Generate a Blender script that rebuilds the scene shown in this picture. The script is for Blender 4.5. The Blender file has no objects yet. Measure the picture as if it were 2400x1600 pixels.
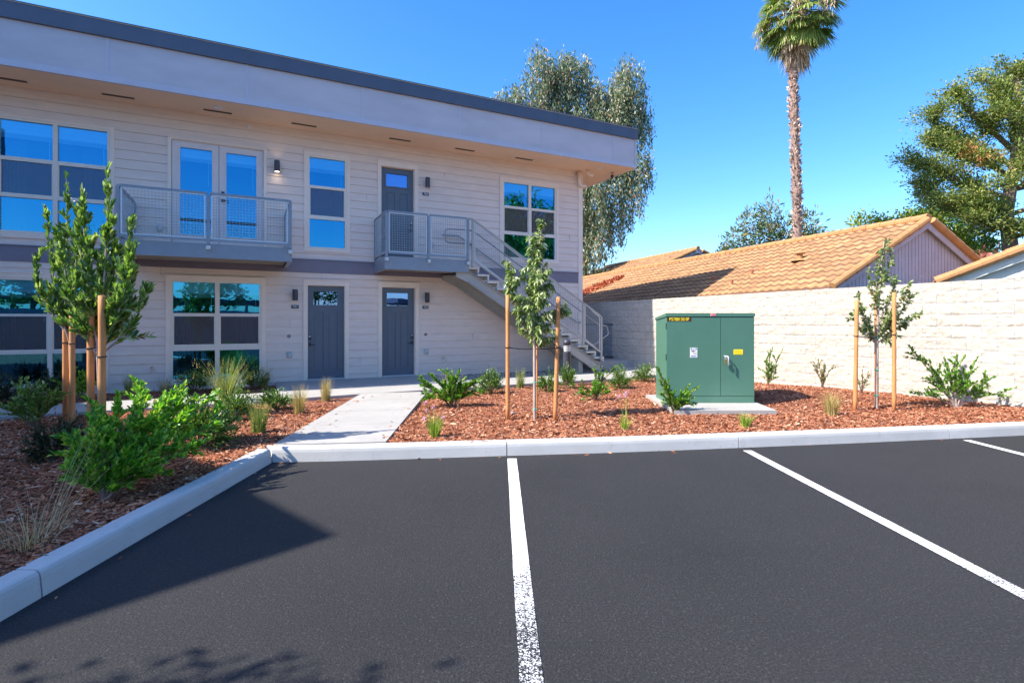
import bpy, math, random
import numpy as np
from mathutils import Vector, Matrix, noise
rad = math.radians
R = np.random.default_rng(7)
SC = bpy.context.scene
COL = SC.collection

# ------------------------------------------------------------------ materials
def newmat(name):
    m = bpy.data.materials.new(name); m.use_nodes = True
    nt = m.node_tree; nt.nodes.clear()
    out = nt.nodes.new('ShaderNodeOutputMaterial')
    return m, nt, out
def N(nt, t, **kw):
    n = nt.nodes.new(t)
    for k, v in kw.items():
        if k in n.inputs: n.inputs[k].default_value = v
        else: setattr(n, k, v)
    return n
def L(nt, a, b): nt.links.new(a, b)
def c4(c): return (c[0], c[1], c[2], 1)
def ramp(nt, fac, stops):
    r = nt.nodes.new('ShaderNodeValToRGB')
    e = r.color_ramp.elements
    while len(e) < len(stops): e.new(.5)
    for i, (p, c) in enumerate(stops):
        e[i].position = p; e[i].color = c4(c)
    L(nt, fac, r.inputs[0]); return r.outputs[0]
def mixc(nt, fac, a, b, mode='MIX'):
    m = nt.nodes.new('ShaderNodeMix'); m.data_type = 'RGBA'; m.blend_type = mode
    for sock, v in ((m.inputs[0], fac), (m.inputs[6], a), (m.inputs[7], b)):
        if isinstance(v, (int, float)): sock.default_value = v
        elif isinstance(v, tuple): sock.default_value = c4(v)
        else: L(nt, v, sock)
    return m.outputs[2]
def coords(nt, scale=(1, 1, 1), kind='Object', rot=(0, 0, 0)):
    tc = nt.nodes.new('ShaderNodeTexCoord'); mp = nt.nodes.new('ShaderNodeMapping')
    mp.inputs['Scale'].default_value = scale; mp.inputs['Rotation'].default_value = rot
    L(nt, tc.outputs[kind], mp.inputs[0]); return mp.outputs[0]
def noi(nt, vec, s, det=4, rough=.55):
    n = N(nt, 'ShaderNodeTexNoise', Scale=s, Detail=det, Roughness=rough); L(nt, vec, n.inputs['Vector']); return n.outputs[0]
def surf(name, col, rough=.6, var=.12, scale=6, bump=.15, bscale=60, metal=0, spec=.5, stretch=(1, 1, 1), grime=None, island=0, specks=None):
    m, nt, out = newmat(name)
    v = coords(nt, stretch)
    n1 = noi(nt, v, scale, 5)
    lo = tuple(x*(1-var) for x in col); hi = tuple(min(1, x*(1+var)) for x in col)
    c = ramp(nt, n1, [(.3, lo), (.7, hi)])
    if grime:
        g = noi(nt, v, scale*.35, 6, .65)
        c = mixc(nt, ramp(nt, g, [(.52, (0, 0, 0)), (.75, (.6, .6, .6))]), c, grime)
    if specks:
        sp = noi(nt, v, 38, 3, .7); c = mixc(nt, ramp(nt, sp, [(.66, (0, 0, 0)), (.72, (.75, .75, .75))]), c, specks)
        sp = noi(nt, coords(nt, (1, 1, 1), rot=(0, 0, .5)), 3.5, 7, .75); c = mixc(nt, ramp(nt, sp, [(.60, (0, 0, 0)), (.75, (.5, .5, .5))]), c, specks)
    if island:
        ge = nt.nodes.new('ShaderNodeNewGeometry')
        c = mixc(nt, 1.0, c, ramp(nt, ge.outputs['Random Per Island'], [(0, (1-island,)*3), (1, (1, 1, 1))]), 'MULTIPLY')
    p = N(nt, 'ShaderNodeBsdfPrincipled', Roughness=rough, Metallic=metal)
    p.inputs['Specular IOR Level'].default_value = spec
    L(nt, c, p.inputs['Base Color'])
    if bump:
        b = N(nt, 'ShaderNodeBump', Strength=bump, Distance=.01)
        L(nt, noi(nt, v, bscale, 3), b.inputs['Height']); L(nt, b.outputs[0], p.inputs['Normal'])
    L(nt, p.outputs[0], out.inputs[0]); return m
def leafmat(name, stops, rough=.45, trans=.3, spec=.5):
    m, nt, out = newmat(name)
    ge = nt.nodes.new('ShaderNodeNewGeometry')
    c = ramp(nt, ge.outputs['Random Per Island'], stops)
    p = N(nt, 'ShaderNodeBsdfPrincipled', Roughness=rough); p.inputs['Specular IOR Level'].default_value = spec
    L(nt, c, p.inputs['Base Color'])
    t = nt.nodes.new('ShaderNodeBsdfTranslucent')
    L(nt, mixc(nt, 1.0, c, (1.3, 1.5, .7), 'MULTIPLY'), t.inputs[0])
    mx = nt.nodes.new('ShaderNodeMixShader'); mx.inputs[0].default_value = trans
    L(nt, p.outputs[0], mx.inputs[1]); L(nt, t.outputs[0], mx.inputs[2]); L(nt, mx.outputs[0], out.inputs[0]); return m

M = {}
M['siding'] = surf('siding', (.755, .615, .53), .6, .05, 2.5, .10, 90, stretch=(1, 1, 4), grime=(.69, .56, .485))
M['casing'] = surf('casing', (.82, .68, .57), .55, .04, 5, .05, 90)
M['muntin'] = surf('muntin', (.76, .67, .57), .45, .03, 8, .03, 90)
M['band'] = surf('band', (.19, .17, .215), .5, .05, 5, .05)
M['soffit'] = surf('soffit', (.84, .63, .44), .7, .04, 2, .06, 120)
M['fascia'] = surf('fascia', (.49, .455, .475), .42, .08, 1.3, .10, 8, stretch=(1, 1, 3), grime=(.56, .52, .53), spec=.6)
M['ftrim'] = surf('ftrim', (.50, .49, .55), .4, .04, 6, .03)
M['cap'] = surf('cap', (.075, .09, .13), .4, .08, 3, .04)
M['drip'] = surf('drip', (.7, .66, .5), .35, .05, 6, 0)
M['steel'] = surf('steel', (.20, .245, .30), .38, .06, 8, .05, 80, spec=.6)
M['steel2'] = surf('steel2', (.36, .35, .32), .42, .06, 8, .05, 80, spec=.6)
M['galv'] = surf('galv', (.55, .57, .60), .35, .1, 30, .05, 80, metal=.4)
M['wire'] = surf('wire', (.30, .35, .40), .35, .06, 8, 0, metal=.3)
M['pipe'] = surf('pipe', (.34, .33, .31), .32, .05, 12, .03, 80, metal=.3)
M['door'] = surf('door', (.105, .125, .16), .4, .05, 6, .04, 150)
M['frenchdoor'] = surf('frenchdoor', (.68, .60, .58), .45, .03, 6, .02)
M['black'] = surf('black', (.02, .022, .03), .35, .1, 20, 0)
M['lampmetal'] = surf('lampmetal', (.045, .045, .06), .4, .1, 20, .02)
M['slot'] = surf('slot', (.10, .06, .04), .8, .1, 20, 0)
M['white'] = surf('white', (.75, .74, .72), .4, .03, 20, 0)
M['outlet'] = surf('outlet', (.50, .52, .50), .3, .15, 60, 0)
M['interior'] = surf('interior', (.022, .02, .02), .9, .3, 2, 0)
M['blind'] = surf('blind', (.85, .88, .86), .6, .06, 4, .4, 4, stretch=(.1, .1, 14))
M['curtain'] = surf('curtain', (.11, .085, .075), .9, .35, 1.2, .3, 5, stretch=(6, 6, .15))
M['tread'] = surf('tread', (.62, .59, .52), .85, .10, 15, .4, 120)
M['concrete'] = surf('concrete', (.37, .355, .33), .85, .08, 1.8, .25, 160, grime=(.30, .285, .26), specks=(.16, .15, .14))
M['kerb'] = surf('kerb', (.53, .52, .495), .85, .07, 2.2, .3, 120, grime=(.43, .41, .375), specks=(.22, .20, .18))
M['stake'] = surf('stake', (.58, .25, .085), .75, .22, 5, .3, 60, stretch=(6, 6, .6), grime=(.44, .17, .065))
M['strap'] = surf('strap', (.02, .02, .022), .5, .1, 10, 0)
M['tape'] = surf('tape', (.02, .38, .28), .5, .1, 10, 0)
M['bark_pale'] = surf('bark_pale', (.42, .33, .27), .9, .25, 9, .5, 60, stretch=(3, 3, .6))
M['bark'] = surf('bark', (.20, .145, .11), .95, .35, 6, .7, 25, stretch=(3, 3, .5))
M['bark_red'] = surf('bark_red', (.22, .12, .085), .9, .3, 6, .5, 25)
M['palmtrunk'] = surf('palmtrunk', (.27, .175, .135), .95, .4, 9, .8, 20)
M['palmboot'] = leafmat('palmboot', [(0, (.20, .12, .085)), (.5, (.38, .27, .21)), (1, (.66, .54, .47))], .8, 0)
M['green_box'] = surf('green_box', (.072, .18, .125), .38, .05, 2.2, .03, 40, spec=.55, grime=(.115, .225, .165))
M['green_dark'] = surf('green_dark', (.01, .03, .025), .6, .05, 4, 0)
M['brass'] = surf('brass', (.5, .36, .14), .3, .1, 30, 0, metal=.8)
M['red'] = surf('red', (.72, .10, .09), .5, .05, 10, 0)
M['pinkred'] = surf('pinkred', (.75, .42, .40), .5, .05, 10, 0)
M['yellow'] = surf('yellow', (.85, .68, .02), .5, .05, 10, 0)
M['ochre'] = surf('ochre', (.66, .48, .02), .5, .05, 10, 0)
M['maroon'] = surf('maroon', (.06, .02, .02), .5, .05, 10, 0)
M['navy'] = surf('navy', (.01, .015, .05), .4, .05, 10, 0)
M['blueink'] = surf('blueink', (.05, .09, .36), .5, .05, 10, 0)
M['teal'] = surf('teal', (.01, .12, .11), .5, .05, 10, 0)
M['paleblue'] = surf('paleblue', (.45, .58, .85), .5, .05, 10, 0)
M['tile'] = surf('tile', (.43, .225, .095), .85, .14, 8, .3, 60, grime=(.46, .28, .16), island=.38)
M['tileshade'] = surf('tileshade', (.16, .08, .045), .95, .2, 12, .3, 60)  # dark riser colour: painted shade of the gaps under each tile course
M['tileedge'] = surf('tileedge', (.44, .225, .09), .85, .12, 8, .3, 60, island=.18)
M['lapwall'] = surf('lapwall', (.45, .46, .55), .7, .08, 3, .1, 60)
M['greenwhite'] = surf('greenwhite', (.52, .55, .50), .7, .05, 3, .05, 60)
M['gravel'] = leafmat('gravel', [(0, (.20, .16, .15)), (.5, (.36, .31, .29)), (1, (.52, .47, .44))], .85, 0)
M['gravelbed'] = surf('gravelbed', (.30, .26, .24), .95, .4, 40, .8, 60)
M['rust'] = surf('rust', (.30, .09, .05), .8, .2, 20, .1)

def asphalt_nodes(nt):
    v = coords(nt)
    a = noi(nt, v, 80, 3, .8)
    b = N(nt, 'ShaderNodeTexVoronoi', Scale=130); L(nt, v, b.inputs['Vector'])
    c = ramp(nt, a, [(.32, (.0065, .0062, .0065)), (.5, (.0165, .0158, .0168)), (.66, (.039, .037, .039))])
    big = noi(nt, v, .7, 4, .6)
    c = mixc(nt, 1.0, c, ramp(nt, big, [(.3, (.74, .74, .76)), (.5, (.92, .92, .93)), (.7, (1.06, 1.05, 1.04))]), 'MULTIPLY')
    sp = N(nt, 'ShaderNodeSeparateColor'); L(nt, b.outputs['Color'], sp.inputs[0])
    c = mixc(nt, ramp(nt, sp.outputs[0], [(.95, (0, 0, 0)), (.98, (.25, .25, .25))]), c, (.12, .115, .112))
    bp = N(nt, 'ShaderNodeBump', Strength=.8, Distance=.012)
    L(nt, a, bp.inputs['Height'])
    return c, bp.outputs[0], v, a
m, nt, out = newmat('asphalt'); c, nb, v, a = asphalt_nodes(nt)
p = N(nt, 'ShaderNodeBsdfPrincipled', Roughness=.82); L(nt, c, p.inputs['Base Color']); L(nt, nb, p.inputs['Normal']); L(nt, p.outputs[0], out.inputs[0]); M['asphalt'] = m
# painted line: paint wears off towards the near (south) end of each stall line
m, nt, out = newmat('line_paint'); c, nb, v, a = asphalt_nodes(nt)
sx = nt.nodes.new('ShaderNodeSeparateXYZ'); L(nt, v, sx.inputs[0])
wear = N(nt, 'ShaderNodeMapRange'); wear.inputs[1].default_value = 2.0; wear.inputs[2].default_value = 4.6; wear.inputs[3].default_value = .60; wear.inputs[4].default_value = .33
L(nt, sx.outputs[1], wear.inputs[0])
wn = noi(nt, v, 105, 4, .75); wb = noi(nt, v, 2.5, 3)
ad = N(nt, 'ShaderNodeMath', operation='MULTIPLY_ADD'); L(nt, wb, ad.inputs[0]); ad.inputs[1].default_value = .22; L(nt, wear.outputs[0], ad.inputs[2])
sb = N(nt, 'ShaderNodeMath', operation='SUBTRACT'); L(nt, ad.outputs[0], sb.inputs[0]); L(nt, wn, sb.inputs[1])
k = N(nt, 'ShaderNodeMapRange'); k.inputs[1].default_value = .10; k.inputs[2].default_value = .15; L(nt, sb.outputs[0], k.inputs[0])
cc = mixc(nt, k.outputs[0], ramp(nt, noi(nt, v, 4, 4), [(.3, (.78, .78, .78)), (.7, (.86, .86, .86))]), c)
p = N(nt, 'ShaderNodeBsdfPrincipled', Roughness=.7); L(nt, cc, p.inputs['Base Color']); L(nt, nb, p.inputs['Normal']); L(nt, p.outputs[0], out.inputs[0]); M['line'] = m
# mulch ground and chips
m, nt, out = newmat('mulch_base'); v = coords(nt)
vo = N(nt, 'ShaderNodeTexVoronoi', Scale=42); L(nt, coords(nt, (1, 1.7, 1), rot=(0, 0, .6)), vo.inputs['Vector'])
sp = N(nt, 'ShaderNodeSeparateColor'); L(nt, vo.outputs['Color'], sp.inputs[0])
c = ramp(nt, sp.outputs[0], [(0, (.16, .052, .028)), (.5, (.27, .092, .047)), (.85, (.40, .15, .075)), (1, (.55, .30, .19))])
p = N(nt, 'ShaderNodeBsdfPrincipled', Roughness=.95); L(nt, c, p.inputs['Base Color'])
b = N(nt, 'ShaderNodeBump', Strength=1, Distance=.02); L(nt, vo.outputs[0], b.inputs['Height']); L(nt, b.outputs[0], p.inputs['Normal']); L(nt, p.outputs[0], out.inputs[0]); M['mulch'] = m
M['chip'] = leafmat('chip', [(0, (.22, .072, .036)), (.3, (.31, .105, .050)), (.65, (.42, .165, .082)), (.9, (.52, .25, .14)), (1, (.68, .44, .30))], .85, 0, .2)
# block wall
m, nt, out = newmat('splitblock')
uv = nt.nodes.new('ShaderNodeUVMap'); uv.uv_map = 'UVMap'
br = N(nt, 'ShaderNodeTexBrick', Scale=1.0); L(nt, uv.outputs[0], br.inputs['Vector'])
br.inputs['Brick Width'].default_value = .406; br.inputs['Row Height'].default_value = .203; br.inputs['Mortar Size'].default_value = .0065; br.inputs['Mortar Smooth'].default_value = .2
br.inputs['Color1'].default_value = (.49, .45, .385, 1); br.inputs['Color2'].default_value = (.445, .405, .345, 1); br.inputs['Mortar'].default_value = (.29, .305, .325, 1)
v = coords(nt)
g = noi(nt, v, 14, 6, .7)
c = mixc(nt, 1.0, br.outputs[0], ramp(nt, g, [(.3, (.86, .83, .78)), (.5, (1, .99, .97)), (.7, (1.05, 1.05, 1.04))]), 'MULTIPLY')
st = noi(nt, coords(nt, (1, 1, 2.5)), 9, 5, .6)
c = mixc(nt, ramp(nt, st, [(.56, (0, 0, 0)), (.72, (.65, .65, .65))]), c, (.38, .30, .22))
p = N(nt, 'ShaderNodeBsdfPrincipled', Roughness=.92); L(nt, c, p.inputs['Base Color'])
b = N(nt, 'ShaderNodeBump', Strength=.45, Distance=.02); L(nt, noi(nt, v, 30, 6, .7), b.inputs['Height']); L(nt, b.outputs[0], p.inputs['Normal']); L(nt, p.outputs[0], out.inputs[0]); M['block'] = m
# coated glass
def glass(name, tint, fac, tr):
    m, nt, out = newmat(name)
    g = N(nt, 'ShaderNodeBsdfGlossy', Roughness=.0); g.inputs[0].default_value = c4(tint)
    t = nt.nodes.new('ShaderNodeBsdfTransparent'); t.inputs[0].default_value = c4(tr)
    b = N(nt, 'ShaderNodeBump', Strength=.02, Distance=.05); L(nt, noi(nt, coords(nt), 1.5, 2), b.inputs['Height']); L(nt, b.outputs[0], g.inputs['Normal'])
    f = N(nt, 'ShaderNodeFresnel', IOR=1.5)
    a = N(nt, 'ShaderNodeMath', operation='ADD'); a.inputs[1].default_value = fac; L(nt, f.outputs[0], a.inputs[0])
    mx = nt.nodes.new('ShaderNodeMixShader'); L(nt, a.outputs[0], mx.inputs[0]); L(nt, t.outputs[0], mx.inputs[1]); L(nt, g.outputs[0], mx.inputs[2]); L(nt, mx.outputs[0], out.inputs[0]); return m
M['glass'] = glass('glass', (.07, .56, 1.0), .33, (.62, .92, .95))
M['glass_door'] = glass('glass_door', (.30, .50, .90), .42, (.5, .6, .7))
m, nt, out = newmat('screen')
d = N(nt, 'ShaderNodeBsdfDiffuse'); d.inputs[0].default_value = (.17, .14, .135, 1); t = nt.nodes.new('ShaderNodeBsdfTransparent')
mx = nt.nodes.new('ShaderNodeMixShader'); mx.inputs[0].default_value = .52; L(nt, t.outputs[0], mx.inputs[1]); L(nt, d.outputs[0], mx.inputs[2]); L(nt, mx.outputs[0], out.inputs[0]); M['screen'] = m
m, nt, out = newmat('lampglow'); e = N(nt, 'ShaderNodeEmission', Strength=5); e.inputs[0].default_value = (1, .8, .5, 1); L(nt, e.outputs[0], out.inputs[0]); M['glow'] = m
M['lens'] = surf('lens', (.75, .70, .62), .3, .02, 20, 0)
# leaves
M['laurel'] = leafmat('laurel', [(0, (.05, .11, .022)), (.3, (.11, .22, .035)), (.7, (.25, .38, .075)), (1, (.48, .54, .24))], .28, .35, .9)
M['privet'] = leafmat('privet', [(0, (.055, .16, .02)), (.4, (.15, .37, .03)), (.8, (.34, .54, .06)), (.97, (.52, .64, .10)), (1, (.50, .38, .12))], .35, .45)
M['pitto'] = leafmat('pitto', [(0, (.035, .09, .02)), (.45, (.09, .20, .035)), (.85, (.22, .34, .07)), (1, (.40, .46, .15))], .4, .25)
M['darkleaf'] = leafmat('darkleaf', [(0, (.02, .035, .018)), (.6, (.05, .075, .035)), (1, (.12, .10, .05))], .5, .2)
M['pear'] = leafmat('pear', [(0, (.08, .15, .03)), (.4, (.20, .29, .08)), (.8, (.40, .46, .20)), (1, (.62, .62, .42))], .33, .3, .7)
M['maple'] = leafmat('maple', [(0, (.09, .15, .045)), (.6, (.24, .32, .12)), (.95, (.42, .47, .25)), (1, (.50, .20, .07))], .45, .3)
M['sprig'] = leafmat('sprig', [(0, (.04, .12, .012)), (.5, (.11, .29, .02)), (1, (.28, .48, .06))], .4, .3)
M['olive'] = leafmat('olive', [(0, (.08, .13, .03)), (.6, (.18, .24, .06)), (1, (.38, .33, .10))], .5, .3)
M['rushgreen'] = leafmat('rushgreen', [(0, (.10, .17, .03)), (.6, (.26, .33, .08)), (1, (.55, .45, .18))], .6, .3)
M['rushtan'] = leafmat('rushtan', [(0, (.20, .20, .06)), (.4, (.42, .33, .12)), (1, (.68, .50, .24))], .7, .3)
M['dry'] = leafmat('dry', [(0, (.28, .19, .10)), (.5, (.50, .36, .20)), (1, (.68, .54, .36))], .8, .2)
M['lime'] = leafmat('lime', [(0, (.10, .22, .02)), (.6, (.27, .42, .05)), (1, (.55, .55, .14))], .5, .3)
M['pink'] = leafmat('pink', [(0, (.55, .25, .50)), (1, (.80, .52, .74))], .6, .4)
M['euc'] = leafmat('euc', [(0, (.07, .12, .06)), (.5, (.17, .23, .13)), (.78, (.30, .31, .20)), (.92, (.44, .33, .22)), (1, (.52, .29, .18))], .45, .25)
M['conifer'] = leafmat('conifer', [(0, (.06, .10, .018)), (.5, (.17, .23, .045)), (.9, (.34, .37, .09)), (1, (.50, .36, .12))], .6, .25)
M['conbrown'] = leafmat('conbrown', [(0, (.35, .14, .05)), (1, (.62, .32, .12))], .7, .15)
M['wisp'] = leafmat('wisp', [(0, (.06, .13, .06)), (.6, (.15, .22, .09)), (1, (.45, .28, .14))], .5, .3)
M['yellowgreen'] = leafmat('yellowgreen', [(0, (.10, .16, .01)), (.6, (.28, .34, .02)), (1, (.46, .46, .04))], .5, .3)
M['redleaf'] = leafmat('redleaf', [(0, (.28, .07, .05)), (1, (.62, .24, .18))], .6, .3)
M['frond'] = leafmat('frond', [(0, (.08, .15, .025)), (.5, (.19, .29, .05)), (.85, (.42, .46, .12)), (1, (.60, .50, .28))], .4, .25)
M['deadfrond'] = leafmat('deadfrond', [(0, (.26, .16, .09)), (.5, (.50, .36, .24)), (1, (.74, .62, .50))], .8, .2)
M['redlitter'] = leafmat('redlitter', [(0, (.22, .05, .03)), (.6, (.50, .13, .06)), (1, (.66, .28, .14))], .8, .1)

# ------------------------------------------------------------------ mesh helpers
class MB:
    def __init__(s): s.v = []; s.f = []
    def add(s, vs, fs):
        b = len(s.v); s.v += [tuple(p) for p in vs]; s.f += [tuple(i+b for i in f) for f in fs]
    def hexa(s, p):   # 8 corners: bottom 4 (ccw) then top 4
        s.add(p, [(3, 2, 1, 0), (4, 5, 6, 7), (0, 1, 5, 4), (1, 2, 6, 5), (2, 3, 7, 6), (3, 0, 4, 7)])
    def box(s, x0, x1, y0, y1, z0, z1):
        s.hexa([(x0, y0, z0), (x1, y0, z0), (x1, y1, z0), (x0, y1, z0), (x0, y0, z1), (x1, y0, z1), (x1, y1, z1), (x0, y1, z1)])
    def fbox(s, s0, s1, o0, o1, z0, z1):   # in facade coordinates: s along, o outwards
        s.hexa([W(s0, o1, z0), W(s1, o1, z0), W(s1, o0, z0), W(s0, o0, z0), W(s0, o1, z1), W(s1, o1, z1), W(s1, o0, z1), W(s0, o0, z1)])
    def prism(s, poly, z0, z1, tops=None):
        n = len(poly); t = tops or [z1]*n
        s.add([(x, y, z0) for x, y in poly] + [(poly[i][0], poly[i][1], t[i]) for i in range(n)],
              [tuple(range(n-1, -1, -1)), tuple(range(n, 2*n))] + [(i, (i+1) % n, n+(i+1) % n, n+i) for i in range(n)])
    def bar(s, a, b, w, h=None, up=(0, 0, 1)):
        a = Vector(a); b = Vector(b); d = (b-a).normalized(); h = h or w
        u = Vector(up); sd = d.cross(u)
        if sd.length < 1e-4: sd = d.cross(Vector((tx, ty, 0)))
        sd.normalize(); u = sd.cross(d).normalized()
        q = lambda p, i, j: p+sd*(w/2*i)+u*(h/2*j)
        s.hexa([q(a, -1, -1), q(a, 1, -1), q(b, 1, -1), q(b, -1, -1), q(a, -1, 1), q(a, 1, 1), q(b, 1, 1), q(b, -1, 1)])
    def tube(s, pts, r, n=8, cap=True):
        pts = [Vector(p) for p in pts]; m = len(pts)
        rs = r if isinstance(r, (list, tuple)) else [r]*m
        vs = []; ref = Vector((.3, .2, .93)).normalized(); prev = None
        for i, p in enumerate(pts):
            d = (pts[min(i+1, m-1)]-pts[max(i-1, 0)])
            d = d.normalized() if d.length > 1e-9 else Vector((0, 0, 1))
            if prev is None:
                x = d.cross(Vector((1, 0, 0)) if abs(d.x) < .8 else Vector((0, 1, 0)))
            else: x = prev-d*prev.dot(d)
            x.normalize(); prev = x; y = d.cross(x)
            for k in range(n):
                a = 2*math.pi*k/n; vs.append(p+(x*math.cos(a)+y*math.sin(a))*rs[i])
        fs = [(i*n+k, i*n+(k+1) % n, (i+1)*n+(k+1) % n, (i+1)*n+k) for i in range(m-1) for k in range(n)]
        if cap: fs += [tuple(range(n-1, -1, -1)), tuple((m-1)*n+k for k in range(n))]
        s.add(vs, fs)
    def cyl(s, x, y, z0, z1, r, r1=None, n=20): s.tube([(x, y, z0), (x, y, z1)], [r, r if r1 is None else r1], n)
    def lathe(s, x, y, prof, n=20):
        vs = [(x+r*math.cos(2*math.pi*k/n), y+r*math.sin(2*math.pi*k/n), z) for r, z in prof for k in range(n)]; m = len(prof)
        s.add(vs, [(i*n+k, i*n+(k+1) % n, (i+1)*n+(k+1) % n, (i+1)*n+k) for i in range(m-1) for k in range(n)] + [tuple(range(n-1, -1, -1)), tuple((m-1)*n+k for k in range(n))])
    def build(s, name, mat, parent=None, smooth=False):
        return npmesh(name, np.array(s.v, dtype=np.float64).reshape(-1, 3), s.f, mat, parent, smooth)
def wloc(o):
    v = Vector(o.location)
    while o.parent: o = o.parent; v += o.location
    return v
def npmesh(name, V, F, mat, parent=None, smooth=False, local=False):
    V = np.asarray(V, dtype=np.float64)
    if parent is not None:
        if not local: V = V-np.array(wloc(parent))
        loc = (0, 0, 0)
    else:
        loc = ((V[:, 0].min()+V[:, 0].max())/2, (V[:, 1].min()+V[:, 1].max())/2, V[:, 2].min()) if not local else (0, 0, 0)
        V = V-np.array(loc)
    me = bpy.data.meshes.new(name)
    if isinstance(F, np.ndarray):
        nf, k = F.shape
        me.vertices.add(len(V)); me.vertices.foreach_set('co', V.astype(np.float32).ravel())
        me.loops.add(nf*k); me.loops.foreach_set('vertex_index', F.astype(np.int32).ravel())
        me.polygons.add(nf); me.polygons.foreach_set('loop_start', np.arange(0, nf*k, k, dtype=np.int32))
        me.update(calc_edges=True)
    else:
        me.from_pydata(V.tolist(), [], [list(f) for f in F]); me.update()
    if smooth: me.polygons.foreach_set('use_smooth', [True]*len(me.polygons))
    me.materials.append(M[mat] if isinstance(mat, str) else mat)
    o = bpy.data.objects.new(name, me); COL.objects.link(o); o.location = loc
    if parent is not None: o.parent = parent
    return o
def tag(o, label=None, cat=None, group=None, kind=None):
    if label: o['label'] = label
    if cat: o['category'] = cat
    if group: o['group'] = group
    if kind: o['kind'] = kind
    return o
def empty(name, loc, label=None, cat=None, group=None, parent=None):
    o = bpy.data.objects.new(name, None); COL.objects.link(o); o.empty_display_size = .1
    o.location = Vector(loc)-(wloc(parent) if parent else Vector((0, 0, 0)))
    if parent: o.parent = parent
    return tag(o, label, cat, group)
def struct(o): return tag(o, kind='structure')

# facade frame
tx, ty = .8957, .4446
nx, ny = .4446, -.8957
OX, OY = 1.952, 14.94
def W(s, o, z): return (OX+tx*s+nx*o, OY+ty*s+ny*o, z)
def SO(x, y): return ((x-OX)*tx+(y-OY)*ty, (x-OX)*nx+(y-OY)*ny)

# leaves --------------------------------------------------------------
def unit(a): return a/np.maximum(np.linalg.norm(a, axis=1, keepdims=True), 1e-9)
def leaf_arrays(P, D, Ln, Wd, updir=1.0, jitter=.5, shape='leaf', droop=0.0):
    """P centres of leaf bases, D directions, Ln lengths, Wd widths -> verts, quads"""
    n = len(P); P = np.asarray(P, float); D = unit(np.asarray(D, float))
    Ln = np.broadcast_to(np.asarray(Ln, float), (n,))[:, None]; Wd = np.broadcast_to(np.asarray(Wd, float), (n,))[:, None]
    up = np.array([[0, 0, updir]])+R.normal(0, jitter, (n, 3))
    Nn = unit(up-(up*D).sum(1, keepdims=True)*D); S = np.cross(D, Nn)
    if shape == 'diamond':
        V = np.stack([P, P+D*Ln*.5-S*Wd*.5, P+D*Ln, P+D*Ln*.5+S*Wd*.5], 1).reshape(-1, 3)
        return V, np.arange(4*n).reshape(n, 4)
    f = Nn*Wd*.22
    dn = np.array([[0, 0, -1.0]])*Ln*droop
    V = np.stack([P, P+D*Ln*.3-S*Wd*.46+f+dn*.1, P+D*Ln*.72-S*Wd*.36+f+dn*.5, P+D*Ln+dn, P+D*Ln*.72+S*Wd*.36+f+dn*.5, P+D*Ln*.3+S*Wd*.46+f+dn*.1], 1).reshape(-1, 3)
    b = np.arange(n)[:, None]*6
    return V, np.concatenate([b+np.array([[0, 3, 2, 1]]), b+np.array([[0, 5, 4, 3]])], 0)
def join(parts):
    Vs, Fs, b = [], [], 0
    for V, F in parts:
        Vs.append(V); Fs.append(F+b); b += len(V)
    return np.concatenate(Vs), np.concatenate(Fs)
def along(path, n, f0=0.0, f1=1.0, even=False):
    """n points along a polyline between fractions, with tangents"""
    P = np.array(path, float); seg = np.linalg.norm(np.diff(P, axis=0), axis=1); cum = np.concatenate([[0], np.cumsum(seg)])
    t = (np.linspace(f0, f1, n) if even else R.uniform(f0, f1, n))*cum[-1]
    i = np.clip(np.searchsorted(cum, t, side='right')-1, 0, len(seg)-1)
    u = ((t-cum[i])/np.maximum(seg[i], 1e-9))[:, None]
    return P[i]*(1-u)+P[i+1]*u, unit(P[i+1]-P[i]), t/cum[-1]
def sprig_leaves(path, n, Lf, Wf, f0=.15, ang=.9, lift=.25, jitter=.5, shape='leaf', droop=0.0, lvar=.3):
    P, T, t = along(path, n, f0, 1.0)
    rnd = unit(R.normal(0, 1, (n, 3))); rr = unit(rnd-(rnd*T).sum(1, keepdims=True)*T)
    a = ang*(1.1-.55*t)[:, None]
    D = T*np.cos(a)+rr*np.sin(a)+np.array([[0, 0, lift]])
    l = Lf*R.uniform(1-lvar, 1+lvar, n)
    return leaf_arrays(P, D, l, l*(Wf/Lf), jitter=jitter, shape=shape, droop=droop)
def curve(a, b, bend=(0, 0, 0), n=6):
    a = np.array(a, float); b = np.array(b, float); k = np.array(bend, float); t = np.linspace(0, 1, n)[:, None]
    return a*(1-t)+b*t+k*4*t*(1-t)
def ground_z(x, y):
    z = .125+.13*math.exp(-((x-5.0)/1.7)**2-((y-9.9)/1.0)**2)+.02*math.exp(-((x+4.5)/2)**2-((y-6)/2)**2)
    return z+.012*noise.noise(Vector((x*1.3, y*1.3, 0)))

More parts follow.
